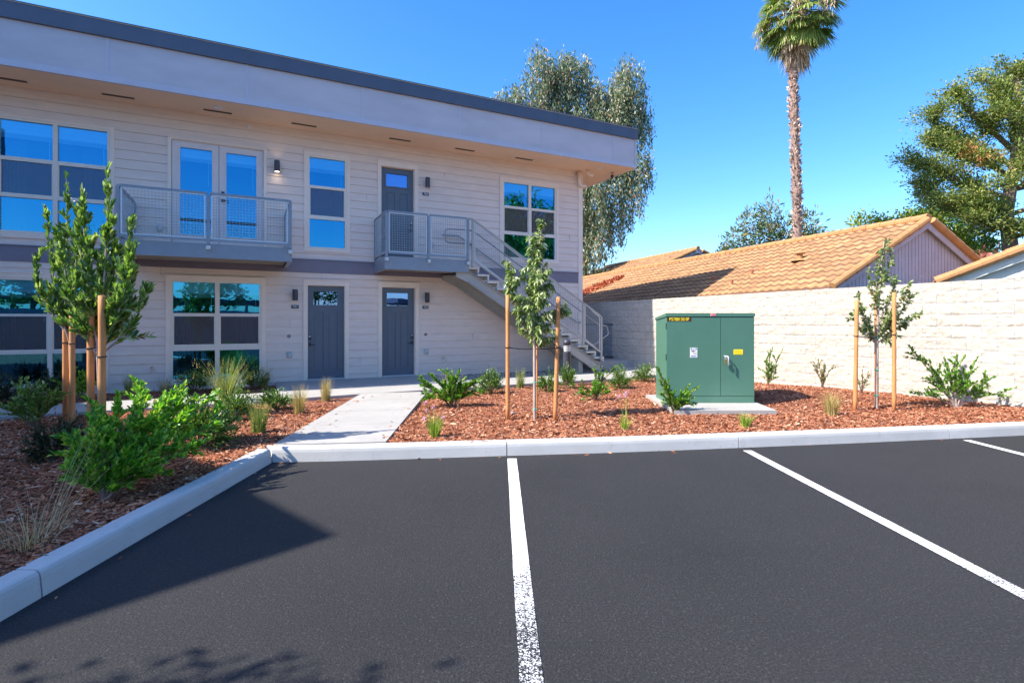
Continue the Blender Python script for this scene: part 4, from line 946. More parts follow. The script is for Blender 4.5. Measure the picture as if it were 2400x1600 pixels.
# left hand beds
a = W(-10.41, .45, 0); grass('rush_clump', a[0], a[1], 'green rush clump against the siding between the two lower windows', 'grass', 'upright rush clumps', 'rushgreen', .44, .06, .14, 150)
a = W(-9.83, .60, 0); grass('rush_clump', a[0], a[1], 'tan rush clump under the left edge of the lower double window', 'grass', 'upright rush clumps', 'rushtan', .36, .07, .20, 150)
a = W(-9.35, .65, 0); bush_round(a[0], a[1], 'dark rounded shrub under the lower double window', 'pitto', .33, .45, 1300, wisps=5)
a = W(-8.30, .60, 0); bush_round(a[0], a[1], 'dull rounded shrub under the right half of the lower double window', 'pitto', .28, .42, 1000, wisps=5)
grass('beard_grass', -4.80, 8.88, 'large spiky grass with golden seed heads in front of the lower double window', 'grass', 'ornamental grasses', 'rushgreen', .80, .10, .55, 260, .006, seed_mat='rushtan', seeds=46, stiff=.35)
a = W(-8.13, .55, 0); grass('rush_clump', a[0], a[1], 'tan rush clump under the right edge of the lower double window', 'grass', 'upright rush clumps', 'rushtan', .52, .06, .30, 150)
bush_round(-3.85, 7.40, 'dark green shrub at the near edge of the walkway left of the path', 'pitto', .25, .40, 1300)
grass('rush_clump', -3.11, 6.49, 'upright green rush clump nearest the kerb end of the path', 'grass', 'upright rush clumps', 'rushgreen', .40, .08, .12, 300, .004)
bush_round(-3.68, 8.25, 'rounded glossy green shrub left of the pair of rush clumps by the path', 'pitto', .23, .34, 1300)
grass('rush_clump', -3.17, 7.90, 'golden tipped rush clump beside the rounded glossy shrub', 'grass', 'upright rush clumps', 'rushtan', .46, .07, .17, 220, .004)
grass('rush_clump', -3.22, 9.15, 'narrow rush clump at the corner where path meets walkway', 'grass', 'upright rush clumps', 'rushtan', .44, .07, .13, 200, .004)
shrub_arms(-3.12, 4.05, 'large bright green sprawling shrub in the left foreground', 'privet',
    [(-.30, 0, .55), (-.25, .15, .75), (-.05, .2, .85), (.05, .6, .82), (.15, .9, .80), (-.1, 1.1, .85), (.3, .5, .65), (.2, .8, .6), (-.35, .2, .4), (0, 0, .5), (.1, .1, .3), (.2, .1, .22), (-.15, -.1, .3), (-.4, .5, .75), (-.2, .7, .9), (.35, .9, .5), (.05, .3, .6), (-.3, .9, .8), (.12, 1.3, .75), (-.1, .1, .6), (.25, .25, .45), (.42, .45, .35)], .050, 190, group='large shrubs', sub=12, subl=.20, r0=.014, hs=.86)
bush_round(-3.40, 5.75, 'rounded light green shrub behind the large sprawling shrub', 'pitto', .40, .58, 3000, .042, group='large shrubs')
bush_round(-4.51, 5.20, 'dark shaded shrub left of the large sprawling shrub', 'darkleaf', .22, .42, 1500, .035, group='large shrubs')
shrub_arms(-6.12, 6.80, 'dark green spreading shrub left of the stakes in the shade', 'laurel', [(-.35, 0, .25), (-.3, .1, .5), (-.1, 0, .6), (.1, 0, .58), (.25, 0, .45), (.2, .1, .3), (-.2, -.1, .35), (0, .1, .5), (-.5, 0, .3), (.05, -.1, .3)], .05, 130, group='large shrubs', sub=8, subl=.2)
bush_round(-7.75, 7.05, 'green shrub at the left edge of the photo beyond the dark shrub', 'pitto', .30, .45, 1100, .045, group='large shrubs')
a = W(-12.2, 1.0, 0); bush_round(a[0], a[1], 'dark shrub under the far left lower window', 'darkleaf', .35, .55, 1300, .05, group='large shrubs')
a = W(-11.5, .9, 0); bush_round(a[0], a[1], 'low dark shrub under the left lower window behind the stakes', 'darkleaf', .33, .5, 1200, .045, group='large shrubs')
a = W(-11.0, 1.1, 0); shrub_arms(a[0], a[1], 'mid green shrub beyond the walkway behind the stakes', 'privet', [(-.3, 0, .3), (-.1, 0, .45), (.1, 0, .4), (.3, 0, .35), (0, .1, .3)], .05, 120, group='large shrubs', sub=8, subl=.2)
grass('dry_grass', -2.93, 3.22, 'wispy tan dry grass in the bottom left by the kerb', 'grass', 'dry grasses', 'dry', .34, .10, .48, 90, .003, stiff=.15)
grass('dry_grass', -3.0, 3.45, 'thin tall dry stalks rising behind the wispy grass at bottom left', 'grass', 'dry grasses', 'dry', .74, .05, .22, 20, .0024, lean=(.14, .25), stiff=.2)

# ------------------------------------------------------------------ saplings and stakes
def stake(x, y, top, label, lean=(0, 0), r0=.033, strap=None, to=None):
    r = empty('tree_stake', (x, y, ground_z(x, y)-.02), label, 'stake', 'wooden tree stakes')
    mb = MB(); z0 = ground_z(x, y)-.05; n = 9
    pts = [(x+lean[0]*t, y+lean[1]*t, z0+(top-z0)*t) for t in np.linspace(0, 1, n)]
    mb.tube(pts+[(pts[-1][0], pts[-1][1], top+.004)], [r0*(1+.03*math.sin(7*t)) for t in np.linspace(0, 1, n)]+[r0*.85], 14); mb.build('pole', 'stake', r, True)
    if strap:
        mb = MB(); t = (strap-z0)/(top-z0); px, py = x+lean[0]*t, y+lean[1]*t
        ring = [(px+(r0+.004)*math.cos(a), py+(r0+.004)*math.sin(a), strap) for a in np.linspace(0, 2*math.pi, 13)]
        mb.tube(ring, .007, 6)
        if to: mb.tube(curve((px, py, strap), (to[0], to[1], strap-.02), (0, 0, -.01), 5), .007, 6)
        mb.build('tie_strap', 'strap', r)
    return r
def trunk(mb, pts, r0, r1, n=8): mb.tube(pts, list(np.linspace(r0, r1, len(pts))), n, True)
# laurels
def laurel(x, y, label, tgt, base_z, seed):
    z = ground_z(x, y)-.02; root = empty('laurel_tree', (x, y, z), label, 'tree', 'young laurel trees'); O = np.array((x, y, z)); mb = MB(); parts = []
    mb.tube([(x, y, z), (x+.01, y, z+.6), (x-.01, y, base_z)], [.02, .017, .014], 8)
    for (tx_, ty_, tz, nl) in tgt:
        c = curve((x, y, base_z-.15*R.uniform(0, 1)), (tx_, ty_, tz), ((tx_-x)*.22, (ty_-y)*.22, -.02), 9); mb.tube(c, list(np.linspace(.012, .003, 9)), 6, False)
        parts.append(sprig_leaves(c, int(nl*1.4), .088, .034, .12, .85, .45, .6))
        for k in range(int(nl/5)):
            P, T, t = along(c, 1, .08, .97); l = R.uniform(.12, .30)*(1.1-.5*t[0]); d = unit(T*.9+R.normal(0, .6, (1, 3))+np.array([[0, 0, .5]]))[0]
            c2 = curve(P[0], P[0]+d*l, (0, 0, 0), 4); mb.tube(c2, [.004, .003, .002, .002], 4, False); parts.append(sprig_leaves(c2, int(14+l*85), .082, .033, .05, .85, .4, .6))
    V, F = join(parts); npmesh('crown', V, F, 'laurel', root); mb.build('trunk', 'bark_pale', root); return root
laurel(-5.93, 7.1, 'young laurel tree held by the left pair of stakes', [(-5.98, 7.1, 3.45, 70), (-6.15, 7.0, 2.95, 60), (-6.32, 7.0, 2.35, 55), (-5.75, 7.0, 3.0, 60), (-5.6, 7.0, 2.55, 50), (-6.0, 7.3, 2.5, 60), (-5.55, 7.15, 2.1, 45), (-6.1, 7.2, 2.1, 45), (-5.80, 7.35, 2.0, 40), (-5.7, 7.3, 2.3, 45), (-5.95, 7.4, 1.8, 30)], 1.35, 1)
laurel(-4.22, 5.4, 'young laurel tree with a tall thin spire held by the right pair of stakes', [(-4.16, 5.45, 3.10, 62), (-4.42, 5.45, 2.84, 75), (-3.93, 5.45, 2.52, 70), (-3.90, 5.4, 2.22, 60), (-3.82, 5.5, 1.82, 36), (-4.55, 5.35, 2.3, 70), (-4.35, 5.6, 2.1, 50), (-4.05, 5.65, 2.05, 50), (-4.55, 5.65, 1.9, 36), (-4.2, 5.6, 2.3, 60), (-4.42, 5.7, 1.75, 28), (-4.05, 5.55, 1.75, 40), (-4.5, 5.5, 2.55, 55), (-4.15, 5.65, 1.6, 22)], 1.28, 2)
stake(-6.01, 7.12, 1.62, 'orange wooden stake left of the left laurel trunk', strap=1.22, to=(-5.93, 7.1))
stake(-5.86, 7.05, 1.66, 'orange wooden stake right of the left laurel trunk', strap=1.21, to=(-5.93, 7.1))
stake(-4.30, 5.40, 1.55, 'orange wooden stake left of the right laurel trunk', strap=1.23, to=(-4.22, 5.4))
stake(-4.13, 5.33, 1.76, 'tallest orange wooden stake right of the right laurel trunk', strap=1.15, to=(-4.22, 5.4))
def crown_tree(name, x, y, label, paths, mat, leaf, per_m, sub, subl, tr, stem_mat, droop=0, lift=.0, wid=.55, group='staked saplings', wrap=None):
    z = ground_z(x, y)-.02; root = empty(name, (x, y, z), label, 'tree', group); mb = MB(); parts = []
    mb.tube([(x, y, z-.03)]+tr, list(np.linspace(.024, .010, len(tr)+1)), 8)
    for a, b, bend in paths:
        c = curve(a, b, bend, 8); mb.tube(c, list(np.linspace(.009, .002, 8)), 6, False); ln = np.linalg.norm(np.array(b)-np.array(a))
        parts.append(sprig_leaves(c, int(ln*per_m), leaf, leaf*wid, .15, 1.2, lift, .7, droop=droop))
        for k in range(int(sub*ln*4)):
            P, T, t = along(c, 1, .12, .97); l = subl*R.uniform(.5, 1.2)*(1.1-.45*t[0]); d = unit(T*.7+R.normal(0, .75, (1, 3)))[0]
            c2 = curve(P[0], P[0]+d*l, (0, 0, .01), 4); mb.tube(c2, [.003, .0025, .002, .0015], 4, False); parts.append(sprig_leaves(c2, max(4, int(l*per_m*.9)), leaf, leaf*wid, .05, 1.2, lift, .7, droop=droop))
    V, F = join(parts); npmesh('crown', V, F, mat, root); mb.build('trunk', stem_mat, root); return root
X, Y = .318, 7.44
tp = [(X+.0, Y, .6), (X-.005, Y, 1.3), (X+.02, Y, 1.8), (X+.05, Y, 2.4), (X+.1, Y, 2.82)]
P_ = []
for k in range(30):
    zz = 1.28+1.30*k/29; a = k*2.4; prof = np.interp(zz, [1.28, 1.6, 2.0, 2.3, 2.6], [.30, .34, .24, .13, .09]); 
    P_.append(((X+.02, Y, zz-.12), (X+.03+prof*math.cos(a)*R.uniform(.6, 1), Y+prof*.8*math.sin(a), zz+R.uniform(0, .2)), (0, 0, .03)))
P_ += [((X+.05, Y, 2.3), (X+.10, Y, 2.86), (0, 0, 0)), ((X, Y, 1.5), (X-.36, Y, 2.30), (-.10, 0, -.08)), ((X-.25, Y, 1.9), (X-.37, Y, 2.34), (0, 0, 0)), ((X, Y, 1.35), (X+.44, Y-.05, 1.78), (.08, 0, 0)), ((X+.2, Y, 1.5), (X+.45, Y, 1.62), (0, 0, .08))]
crown_tree('pear_sapling', X, Y, 'slender young tree with drooping light green leaves between two stakes in front of the stairs', P_, 'pear', .066, 135, 2.8, .16, tp, 'bark_pale', droop=.45, lift=-.55, wid=.5)
stake(-.06, 7.41, 1.87, 'straight wooden stake left of the middle sapling', strap=1.14, to=(X-.02, Y), r0=.029)
stake(.60, 7.37, 1.84, 'leaning wooden stake right of the middle sapling', lean=(.05, 0), strap=1.14, to=(X+.02, Y), r0=.029)
r = stake(.352, 7.49, 1.25, 'thin nursery stake tied to the trunk of the middle sapling', r0=.012)
for z in (.27, .65): mb = MB(); mb.tube([(X+.033*math.cos(a)+.01, Y+.02+.045*math.sin(a), z) for a in np.linspace(0, 2*math.pi, 13)], .007, 6); mb.build('tape', 'tape', r)
X, Y = 5.71, 8.29
tp = [(X, Y, .6), (X+.01, Y, 1.2), (X+.03, Y, 1.7), (X+.07, Y, 2.3), (X+.12, Y, 2.75)]
P_ = [((X, Y, 1.15), (X-.38, Y, 1.62), (-.05, 0, 0)), ((X, Y, 1.2), (X-.25, Y+.05, 1.95), (-.05, 0, -.05)), ((X, Y, 1.1), (X-.33, Y-.05, 1.72), (0, 0, .05)), ((X, Y, 1.15), (X+.70, Y, 1.66), (.05, 0, .06)), ((X, Y, 1.2), (X+.6, Y+.05, 1.92), (.05, 0, .03)), ((X, Y, 1.3), (X+.5, Y-.05, 2.12), (.05, 0, 0)), ((X, Y, 1.15), (X+.45, Y, 1.45), (.05, 0, .05)), ((X, Y, 1.4), (X+.3, Y, 2.2), (.05, 0, 0)), ((X+.02, Y, 1.6), (X+.05, Y, 2.45), (-.04, 0, 0)), ((X+.04, Y, 1.8), (X+.15, Y, 2.78), (.0, 0, 0)), ((X+.05, Y, 2.0), (X+.24, Y, 2.55), (.03, 0, 0)), ((X, Y, 1.2), (X+.3, Y, 1.75), (0, 0, .03)), ((X, Y, 1.25), (X+.4, Y+.1, 1.6), (0, 0, .03)), ((X, Y, 1.2), (X+.15, Y-.1, 1.6), (0, 0, .03)), ((X+.03, Y, 1.6), (X-.12, Y, 2.25), (0, 0, 0))]
crown_tree('maple_sapling', X, Y, 'wind blown young tree with airy grey green leaves between stakes by the block wall', P_, 'maple', .062, 90, 2.6, .17, tp, 'bark_pale', droop=.15, lift=.0, wid=.55)
stake(5.27, 8.13, 1.83, 'straight orange stake left of the right sapling', lean=(.03, 0), strap=1.28, to=(X, Y), r0=.029)
stake(5.90, 8.17, 1.95, 'wooden stake right of the right sapling', strap=1.30, to=(X, Y), r0=.029)
r = stake(5.80, 8.42, 1.98, 'wooden stake directly behind the trunk of the right sapling', r0=.029)
for z in (.35, .75, 1.25): mb = MB(); mb.tube([(X+.03*math.cos(a), Y+.03*math.sin(a), z) for a in np.linspace(0, 2*math.pi, 13)], .007, 6); mb.build('tape', 'tape', r)

# ------------------------------------------------------------------ neighbouring houses
er = Vector((-.3208, .9471, 0)); ew = Vector((.9471, .3208, 0))
def tiles(par, A, er, ew, ln, run, m, name='roof_tiles', tw=.25, tc=.285):
    """A: eave corner; er along the eave; ew horizontal up-slope; m slope"""
    A = Vector(A); sl = math.hypot(1, m); nC = int(run*sl/tc)+1; nT = int(ln/tw)+1; VV = []; FF = []; b = 0; K = 7
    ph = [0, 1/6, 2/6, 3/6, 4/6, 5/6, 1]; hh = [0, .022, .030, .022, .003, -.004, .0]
    for c in range(nC):
        v0 = c*tc/sl-.02; v1 = min(run, (c+1)*tc/sl)
        for t in range(nT):
            u0 = t*tw; q = []
            jz = R.normal(0, .004)
            for k in range(K):
                p0 = A+er*(u0+ph[k]*tw)+ew*v0; p1 = A+er*(u0+ph[k]*tw)+ew*v1
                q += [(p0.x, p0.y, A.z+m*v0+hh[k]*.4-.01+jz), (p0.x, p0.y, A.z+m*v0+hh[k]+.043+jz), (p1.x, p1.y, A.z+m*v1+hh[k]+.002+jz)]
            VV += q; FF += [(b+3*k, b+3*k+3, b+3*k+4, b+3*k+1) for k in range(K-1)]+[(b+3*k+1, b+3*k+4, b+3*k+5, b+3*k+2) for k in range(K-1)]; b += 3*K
    o = npmesh(name, np.array(VV), np.array(FF), 'tile', par); o.data.materials.append(M['tileshade'])
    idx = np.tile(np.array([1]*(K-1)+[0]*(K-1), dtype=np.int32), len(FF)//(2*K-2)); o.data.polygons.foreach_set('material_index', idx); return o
def caps(par, a, b, rr=.10, step=.36, lift=.04, name='ridge_cap', mat='tileedge'):
    a = Vector(a); b = Vector(b); ln = (b-a).length; n = int(ln/step); d = (b-a)/ln; mb = MB()
    for i in range(n):
        p = a+d*(i*step)+Vector((0, 0, lift)); q = p+d*(step+.03); mb.tube([p, q], [rr, rr*.86], 10)
    return mb.build(name, mat, par)
def house(name, label, A, er, ew, ln, half, m, wallmat, overh=.45, groove=True):
    A = Vector(A); r = empty(name, A+ew*half, label, 'house'); zr = A.z+m*half; B = A+ew*(2*half)
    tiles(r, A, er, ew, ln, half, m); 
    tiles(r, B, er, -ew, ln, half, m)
    a = A+ew*half; a.z = zr; caps(r, a-er*.02, a+er*ln)
    c = A-er*.04; d = A+ew*half-er*.04; d.z = zr; caps(r, c+Vector((0, 0, .0)), d+Vector((0, 0, .0)), .085, .36, .03, 'rake_cap')
    c = B-er*.04; caps(r, c, d, .085, .36, .03, 'rake_cap')
    # fascia under the rake, gable wall, long walls
    mb = MB()
    for P in (A, B): mb.bar(P+er*.03+Vector((0, 0, -.10)), d+er*.05+Vector((0, 0, -.10)), .03, .17)
    mb.build('rake_board', wallmat, r)
    g = er*.13; zt = zr-.08
    a0 = A+ew*overh+g; b0 = B-ew*overh+g; zA = A.z+m*overh-.08; mb = MB()
    n = 46
    w0 = (b0-a0)
    for i in range(n):
        t0, t1 = i/n, (i+1)/n-.0017
        h = lambda t: zA+m*(min(t, 1-t)*w0.length)
        p, q = a0+w0*t0, a0+w0*t1; md = (t0 < .5 < t1)
        mb.add([(p.x, p.y, -.1), (q.x, q.y, -.1), (q.x, q.y, h(t1)), (p.x, p.y, h(t0))], [(0, 1, 2, 3)])
        e = er*.006; p2, q2 = a0+w0*(t1)+e, a0+w0*((i+1)/n)+e
        mb.add([(p2.x, p2.y, -.1), (q2.x, q2.y, -.1), (q2.x, q2.y, h((i+1)/n)), (p2.x, p2.y, h(t1))], [(0, 1, 2, 3)])
        mb.add([(q.x, q.y, -.1), (p2.x, p2.y, -.1), (p2.x, p2.y, h(t1)), (q.x, q.y, h(t1))], [(0, 1, 2, 3)])
    for P, in ((a0,), (b0,)):
        Q = P+er*(ln-.6); mb.add([(P.x, P.y, -.1), (Q.x, Q.y, -.1), (Q.x, Q.y, zA), (P.x, P.y, zA)], [(0, 1, 2, 3)])
    mb.build('wall', wallmat, r)
    mb = MB()
    for P in (A, B): mb.bar(P+Vector((0, 0, -.06)), P+er*ln+Vector((0, 0, -.06)), .03, .13)
    mb.build('eave_board', wallmat, r)
    return r
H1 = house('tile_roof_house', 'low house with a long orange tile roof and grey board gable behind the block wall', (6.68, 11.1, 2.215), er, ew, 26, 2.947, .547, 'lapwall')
# vents on the roof
def on_roof(u, w): p = Vector((6.68, 11.1, 2.215))+er*u+ew*w; return Vector((p.x, p.y, 2.215+.547*w+.03))
for u, w, lab, kind in ((2.2, 1.55, 'low capped vent high on the orange tile roof', 1), (3.2, .95, 'thin vent pipe lower on the orange tile roof, upper of the pair', 0), (3.4, .45, 'short reddish vent pipe nearest the eave of the tile roof', 0), (4.6, .80, 'thin vent pipe in the shaded part of the tile roof', 0)):
    p = on_roof(u, w); r = empty('roof_vent', p, lab, 'roof vent', 'roof vents')
    mb = MB(); mb.cyl(p.x, p.y, p.z-.12, p.z+.16, .035 if not kind else .07, n=12); mb.build('pipe', 'rust' if not kind else 'tileedge', r)
    mb = MB(); mb.lathe(p.x, p.y, [(.10 if not kind else .22, p.z-.02), (.06 if not kind else .12, p.z+.03)], 14); mb.build('flashing', 'tileedge', r)
    if kind: mb = MB(); mb.lathe(p.x, p.y, [(.13, p.z+.17), (.13, p.z+.19), (.04, p.z+.23)], 14); mb.build('vent_cap', 'tileedge', r)
n = 5200; u = R.uniform(-.5, 1, n); v = R.uniform(-1, 1, n)*np.sqrt(np.maximum(0, 1-np.abs(u-.3)/.72))*R.uniform(.6, 1, n)
Pq = []
for a, b in zip(u, v):
    p = on_roof(13.75-1.6*a+.75*b, max(.1, 1.0+1.22*a+.42*b)); Pq.append((p.x, p.y, p.z+R.uniform(.0, .05)))
V, F = leaf_arrays(np.array(Pq), R.normal(0, 1, (n, 3))*np.array([[1, 1, .4]]), .13, .06, shape='diamond')
tag(npmesh('leaf_litter', V, F, 'redlitter'), 'drift of fallen red leaves on the orange tile roof', 'leaf litter', kind='stuff')
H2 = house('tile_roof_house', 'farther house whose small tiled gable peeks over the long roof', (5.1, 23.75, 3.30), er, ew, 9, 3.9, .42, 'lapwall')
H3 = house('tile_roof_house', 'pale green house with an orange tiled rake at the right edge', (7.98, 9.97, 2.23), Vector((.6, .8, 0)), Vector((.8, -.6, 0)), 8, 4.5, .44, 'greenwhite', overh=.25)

# ------------------------------------------------------------------ background trees
def blob_pts(n, c, r):
    d = unit(R.normal(0, 1, (n, 3))); return np.array(c)+d*np.array(r)*R.uniform(.3, 1, (n, 1))**.6
# eucalyptus
ex, ey = 4.25, 32.0; EK = 1.185
def eu(p): return (4.25+(p[0]-3.6)*EK, 32+(p[1]-27)*EK, p[2]*EK-.25)
root = empty('eucalyptus_tree', (ex, ey, 0), 'tall weeping eucalyptus rising behind the end of the apartment block', 'tree')
mb = MB(); trunk(mb, [(ex+.2, ey, 0), (ex, ey, 3.5), (ex+.3, ey, 7.7), (ex+.1, ey, 10.6)], .42, .24, 12)
ex, ey = 3.6, 27.0
limbs = [((ex+.1, ey, 8), (1.6, 26.5, 14.6)), ((ex+.1, ey, 7.5), (3.2, 27, 14.8)), ((ex+.2, ey, 7), (6.0, 26.5, 14.2)), ((ex, ey, 7), (0.2, 26.5, 12.6)), ((ex+.3, ey, 6), (6.6, 27, 11.2)), ((ex+.2, ey, 6.5), (2.0, 27, 10.5)), ((ex+.3, ey, 5), (6.0, 26.5, 8.4)), ((ex, ey, 5), (3.0, 26, 8)), ((ex+.2, ey, 8.5), (4.6, 27, 13.2))]
for a, b in limbs: mb.tube(curve(eu(a), eu(b), (0, 0, .6), 7), list(np.linspace(.13, .02, 7)), 7, False)
mb.build('trunk', 'bark', root)
clumps = [((4.6, 26.8, 13.0), (.8, .8, .8), 34), ((2.4, 26.8, 14.1), (.8, .8, 1.0), 34), ((4.6, 26.6, 11.0), (1.2, .8, 1.0), 40), ((5.2, 26.4, 12.4), (.7, .8, .8), 24), ((1.5, 26.6, 14.0), (.95, 1, 1.3), 52), ((3.3, 27, 13.9), (1.0, 1, 1.3), 52), ((5.9, 26.6, 13.6), (.9, 1, 1.2), 44), ((-.1, 26.6, 12.3), (.9, .8, 1.0), 34), ((.9, 27, 12.3), (1, .8, .9), 30), ((2.4, 26.6, 11.8), (1.2, 1, 1.3), 44), ((4.5, 27, 12.0), (1.0, 1, 1.2), 40), ((6.3, 27, 11.9), (.9, 1, 1.1), 40), ((4.2, 26.5, 9.6), (1.6, 1, 1.4), 50), ((5.8, 26.5, 9.6), (1.0, 1, 1.3), 40), ((3.9, 26, 7.6), (1.2, 1, 1.4), 46), ((6.1, 26.6, 8.2), (.75, .8, 1.2), 30), ((3.9, 26, 5.5), (1.2, 1, 1.3), 46), ((5.2, 26.5, 6.8), (.7, .7, 1.1), 26), ((6.9, 26.6, 9.2), (.25, .4, .25), 5), ((2.0, 26, 8), (1.2, 1, 2), 40), ((3.0, 26.5, 4.2), (1.4, 1, 1), 30)]
parts = []
for c, r_, k in clumps:
    for p in blob_pts(int(k*.92), eu(c), tuple(q*EK for q in r_)):
        l = R.uniform(.6, 1.5)*EK; c2 = curve(p+np.array([0, 0, .3]), p+np.array([R.normal(0, .22), R.normal(0, .22), -l]), (R.normal(0, .12), R.normal(0, .1), .1), 6)
        m = int(62*l); P, T, t = along(c2, m, 0, 1); P = P+R.normal(0, .15, P.shape)
        D = np.array([[0, 0, -1.0]])+R.normal(0, .42, P.shape); ll = R.uniform(.15, .30, m); parts.append(leaf_arrays(P, D, ll, ll*.30, jitter=1.2, shape='diamond'))
V, F = join(parts); npmesh('crown', V, F, 'euc', root)
# palm
px_, py_ = 10.68, 20.0
root = empty('palm_tree', (px_, py_, 0), 'tall fan palm with a shaggy trunk and brown skirt of dead fronds', 'palm tree')
mb = MB(); zs = np.linspace(0, 12.9, 60); mb.tube([(px_+.10*math.sin(z*.35), py_, z) for z in zs], [.165-.003*z+.010*math.sin(z*21) for z in zs], 16); mb.build('trunk', 'palmtrunk', root)
n = 1500; zz = R.uniform(2.5, 11.0, n); th = R.uniform(0, 2*math.pi, n); rr = .143
P = np.stack([px_+.10*np.sin(zz*.35)+rr*np.cos(th), py_+rr*np.sin(th), zz], 1); D = np.stack([np.cos(th)*.55, np.sin(th)*.55, np.full(n, .9)], 1)+R.normal(0, .3, (n, 3))
l = R.uniform(.07, .16, n); V, F = leaf_arrays(P, D, l, l*.55, updir=0, jitter=.4, shape='diamond'); npmesh('leaf_bases', V, F, 'palmboot', root)
gparts, dparts = [], []; stm = MB(); cz = 13.2; cc_ = np.array((px_+.14, py_, cz))
def fan(c, d, rad_, mat_list, droop, nseg=34, spread=2.3, wide=.045):
    d = np.array(d, float); d /= np.linalg.norm(d); s_ = np.cross(d, (0, 0, 1)); s_ /= max(1e-6, np.linalg.norm(s_)); u_ = np.cross(s_, d)
    Vs = []; n = nseg; a = np.linspace(-spread/2, spread/2, n)+R.normal(0, .02, n)
    dirs = np.cos(a)[:, None]*d+np.sin(a)[:, None]*s_+u_*(-.12*np.abs(a))[:, None]
    ln = rad_*(1-.18*np.abs(a)/(spread/2))*R.uniform(.85, 1.05, n); rows = []
    for t in (0, .45, .75, 1.0):
        p = c+dirs*(ln*t)[:, None]-np.array([[0, 0, 1]])*(droop*ln*t**2.6)[:, None]+(R.normal(0, .03, (n, 3))*t)
        w = wide*np.interp(t, [0, .45, .75, 1], [.12, 1, .8, .1]); sd = unit(np.cross(dirs, u_))
        rows += [p-sd*w*.5, p+sd*w*.5]
    V = np.stack(rows, 1).reshape(-1, 3); b = np.arange(n)[:, None]*8
    mat_list.append((V, np.concatenate([b+np.array([[2*k, 2*k+1, 2*k+3, 2*k+2]]) for k in range(3)], 0)))
for k in range(76):
    th = k*2.39996; el = rad(80)-rad(138)*(k/75)+R.normal(0, .08); L_ = R.uniform(.85, 1.15)
    d = np.array((math.cos(th)*math.cos(el), math.sin(th)*math.cos(el), math.sin(el))); c = cc_+d*L_*.88+np.array((0, 0, -.10*L_))
    stm.tube(curve(cc_, c, (0, 0, .06), 4), .016, 5, False); fan(c, d+np.array((0, 0, -.25)), R.uniform(.66, .86), gparts, R.uniform(.15, .5))
for k in range(40):
    th = k*2.39996+.7; el = -rad(R.uniform(52, 84)); L_ = R.uniform(.5, 1.0); d = np.array((math.cos(th)*math.cos(el), math.sin(th)*math.cos(el), math.sin(el))); o_ = cc_+np.array((0, 0, -R.uniform(0, .9)))
    fan(o_+d*L_*.8, d, R.uniform(.55, .85), dparts, .5, 18, 1.3, .04)
for k in range(18):
    th = R.uniform(0, 6.28); q = R.uniform(.9, 1.65); c = cc_+np.array((q*math.cos(th), q*math.sin(th), R.uniform(-.3, .7)))
    for j in range(9): 
        l = R.uniform(.4, 1.1); P = curve(c+R.normal(0, .12, 3), c+np.array((R.normal(0, .15), R.normal(0, .1), -l)), (0, 0, 0), 5); m = 7; Pq, T, t = along(P, m, 0, 1); dparts.append(leaf_arrays(Pq, T+R.normal(0, .2, (m, 3)), .2, .035, shape='diamond'))
for k in range(30):
    c = cc_+np.array((-.05+R.normal(0, .16), -.35+R.normal(0, .1), R.uniform(.2, 1.2))); P = curve(c, c+np.array((R.normal(0, .1), 0, -R.uniform(.7, 1.5))), (0, -.1, 0), 6); Pq, T, t = along(P, 12, 0, 1); dparts.append(leaf_arrays(Pq, T+R.normal(0, .2, (12, 3)), .2, .05, shape='diamond'))
def asdiamond(parts): return parts
V, F = join(gparts); npmesh('fronds', V, F, 'frond', root); V, F = join(dparts); npmesh('dead_skirt', V, F, 'deadfrond', root); stm.build('petioles', 'olive', root)
# conifer
tx0, ty0 = 20.75, 22.0
root = empty('conifer_tree', (tx0, ty0, 0), 'old spreading conifer with browning tufts at the right edge', 'tree')
mb = MB(); trunk(mb, [(tx0, ty0, 0), (tx0+.1, ty0, 3.5), (tx0-.2, ty0, 6), (tx0+.3, ty0, 9), (tx0+.3, ty0, 12)], .36, .12, 12)
limbs = [(5.6, (17.2, 21.5, 6.3)), (6.0, (16.9, 21.8, 7.2)), (6.6, (16.6, 22, 8.2)), (7.3, (17.6, 22, 8.9)), (8.0, (17.7, 22, 10.2)), (8.6, (18.4, 22, 10.9)), (9.5, (19.5, 22, 11.6)), (10, (20.5, 22, 12.0)), (10, (21.8, 22, 12.2)), (9, (23.5, 22, 11.5)), (8, (24, 22, 10)), (7, (24.5, 22, 8.5)), (6, (24, 22, 7)), (8, (21, 20.5, 10)), (7, (20, 20.2, 8)), (6, (19, 20.5, 6.8)), (6.5, (22.5, 20.5, 8.5)), (5.2, (18.4, 21, 5.6)), (9, (19.6, 21, 9.8)), (7.5, (18.6, 21, 8.0)), (5.0, (20.0, 21, 5.2))]
parts = []; bparts = []
